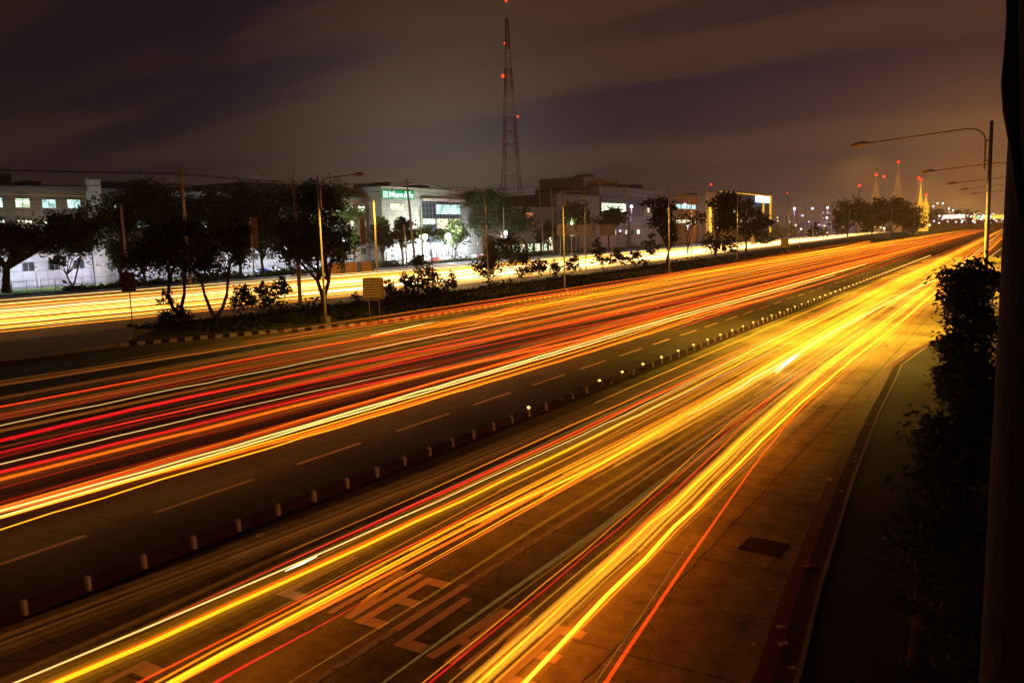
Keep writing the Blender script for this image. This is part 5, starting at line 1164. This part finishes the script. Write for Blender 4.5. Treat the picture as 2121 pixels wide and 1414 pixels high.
T_('dimamber', .9, [(1000, 1085), (1100, 1036), (1193, 990), (1400, 880), (1564, 785), (1700, 700), (1850, 610)], 'soft wide golden glow below the widest golden band', near=False, far=False, z=.4)
T_('redorange', .075, [(1242, 1414), (1331, 1277), (1413, 1165), (1480, 1066), (1532, 1000), (1600, 905), (1700, 800), (1800, 712)], 'orange red streak nearest the drain grate', near=2, xfar=-5)
T_('dimyellow', .035, [(1222, 1414), (1331, 1247), (1417, 1129), (1470, 1063)], 'hairline gold line beside the orange red streak', near=2, far=False)
T_('hot', .05, [(1900, 622), (1960, 560), (2000, 530), (2030, 510)], 'dazzling dash of light behind the leafy tree top', near=False, far=False)
T_('pale', .09, [(1990, 575), (2040, 540), (2080, 510)], 'short pale streak seen right of the tall lamp', near=False, far=False)
# fields of streaks too many to count
def field(name, label, xs, n, y0a, y0b, cols, seed, z=(.45, 1.1), r=(.02, .07), end=(300, 1000), curve=None):
    if not LIGHT_TRAILS: return
    rr = random.Random(seed); bms = {}
    for k in range(n):
        c = rr.choice(cols); bm = bms.setdefault(c, bmesh.new()); x = rr.uniform(*xs); y0 = y0a+(y0b-y0a)*rr.random()**1.5; y1 = rr.uniform(*end); zz_ = rr.uniform(*z); ph = rr.random()*9; dr = rr.uniform(-.6, .6)
        pts = []; y = y0
        while y < y1:
            xx = x if curve is None else curve(x, y)
            pts.append((xx+dr*math.sin(y*.02+ph)+.02*math.sin(y*1.1+ph), y, zz_+.02*math.sin(y*.9+ph))); y += 4 if y < 80 else 12 if y < 250 else 60
        if len(pts) > 1: rb = rr.uniform(*r); tube(bm, pts, [rb*max(.12, min(1, (p[1]-y0)/(14+y0*.1)+.12)) for p in pts], 4, False)
    root = thing(name, label, 'light streaks', (0, 0, 0)); root['kind'] = 'stuff'
    for c, bm in bms.items():
        cc, st, smp = PAL[c]; o = obj('streaks', bm, trail_mat(cc, st*.75, smp)); o.parent = root; o['kind'] = 'stuff'
    return root
field('distant_streaks', 'dense field of orange and red streaks filling the middle carriageway in the distance', (-44, -22.5), 105, 32, 240, ['redorange', 'orange', 'amber', 'orange', 'amber', 'dimorange', 'dimyellow', 'yellow', 'orange'], 51, r=(.015, .045))
field('faint_streaks', 'faint thin red and brown streaks scattered over the middle carriageway', (-43, -22), 26, -10, 60, ['dimred', 'dimorange', 'dimred', 'dimyellow'], 52, r=(.02, .09))
field('golden_streaks', 'dense field of golden streaks on the right carriageway towards the leafy tree', (-12.9, -5.7), 62, 24, 95, ['amber', 'orange', 'orange', 'amber', 'redorange', 'dimorange', 'yellow', 'dimyellow', 'orange', 'redorange', 'dimorange'], 53, r=(.010, .036))
field('near_golden_streaks', 'thin golden streaks over the left lanes of the right carriageway', (-13.0, -9.6), 12, 8, 26, ['dimorange', 'amber', 'dimyellow', 'dimorange', 'dimorange', 'dimyellow'], 54, r=(.010, .028), end=(150, 400))
def fcurve(x, y):   # x = 0..1 across the far road
    pi = [(-20, -61.5), (34, -68.5), (63, -66), (135, -66.5), (190, -69), (300, -76), (700, -98), (1500, -110)]
    po = [(-20, -113), (58, -113), (150, -112), (300, -112), (700, -124), (1500, -132)]
    def ip(t):
        for (a, b), (c, d) in zip(t, t[1:]):
            if y <= c: return b+(d-b)*(y-a)/(c-a)
        return t[-1][1]
    return ip(pi)+(ip(po)-ip(pi))*x
field('soft_golden_streaks', 'soft translucent golden streaks washing over the lanes of the right carriageway', (-12.9, -5.9), 46, 7, 46, ['wash', 'wash', 'washo', 'dimyellow', 'dimorange'], 58, r=(.02, .085), end=(120, 400))
field('soft_orange_streaks', 'soft translucent orange streaks washing over the middle carriageway', (-42, -20.6), 48, 14, 90, ['washo', 'wash', 'washo', 'dimorange', 'redorange'], 59, r=(.02, .075), end=(200, 500))
field('white_streaks', 'blazing band of white and yellow streaks over the far road beyond the median', (.0, .60), 38, -15, 5, ['pale', 'yellow', 'amber', 'yellow', 'pale', 'orange', 'amber', 'palethin', 'white'], 55, z=(.5, 1.1), r=(.015, .075), end=(500, 900), curve=fcurve)
field('white_streaks', 'extra bright white streaks where the far road passes the umbrella shaped tree', (.04, .72), 46, 60, 130, ['white', 'yellow', 'pale', 'yellow'], 56, z=(.5, 1.3), r=(.03, .09), end=(450, 900), curve=fcurve)
field('outer_streaks', 'thin orange and pale streaks on the outer lanes of the far road', (.62, .98), 16, -15, 60, ['amber', 'orange', 'dimorange', 'pale'], 57, r=(.03, .07), end=(300, 700), curve=fcurve)
# ------------------------------------------------------------------ haze
HAZE = 0.00038
if HAZE:
    bm = bmesh.new(); box(bm, -1500, -70, -1.2, 600, 1600, 125)
    mt, t, out = new_mat('night_haze'); v = N(t, 'ShaderNodeVolumePrincipled'); v.inputs['Color'].default_value = (.88, .74, .58, 1); v.inputs['Density'].default_value = HAZE
    L(t, v.outputs[0], out.inputs['Volume'])
    hz = obj('haze', bm, mt); hz['kind'] = 'stuff'
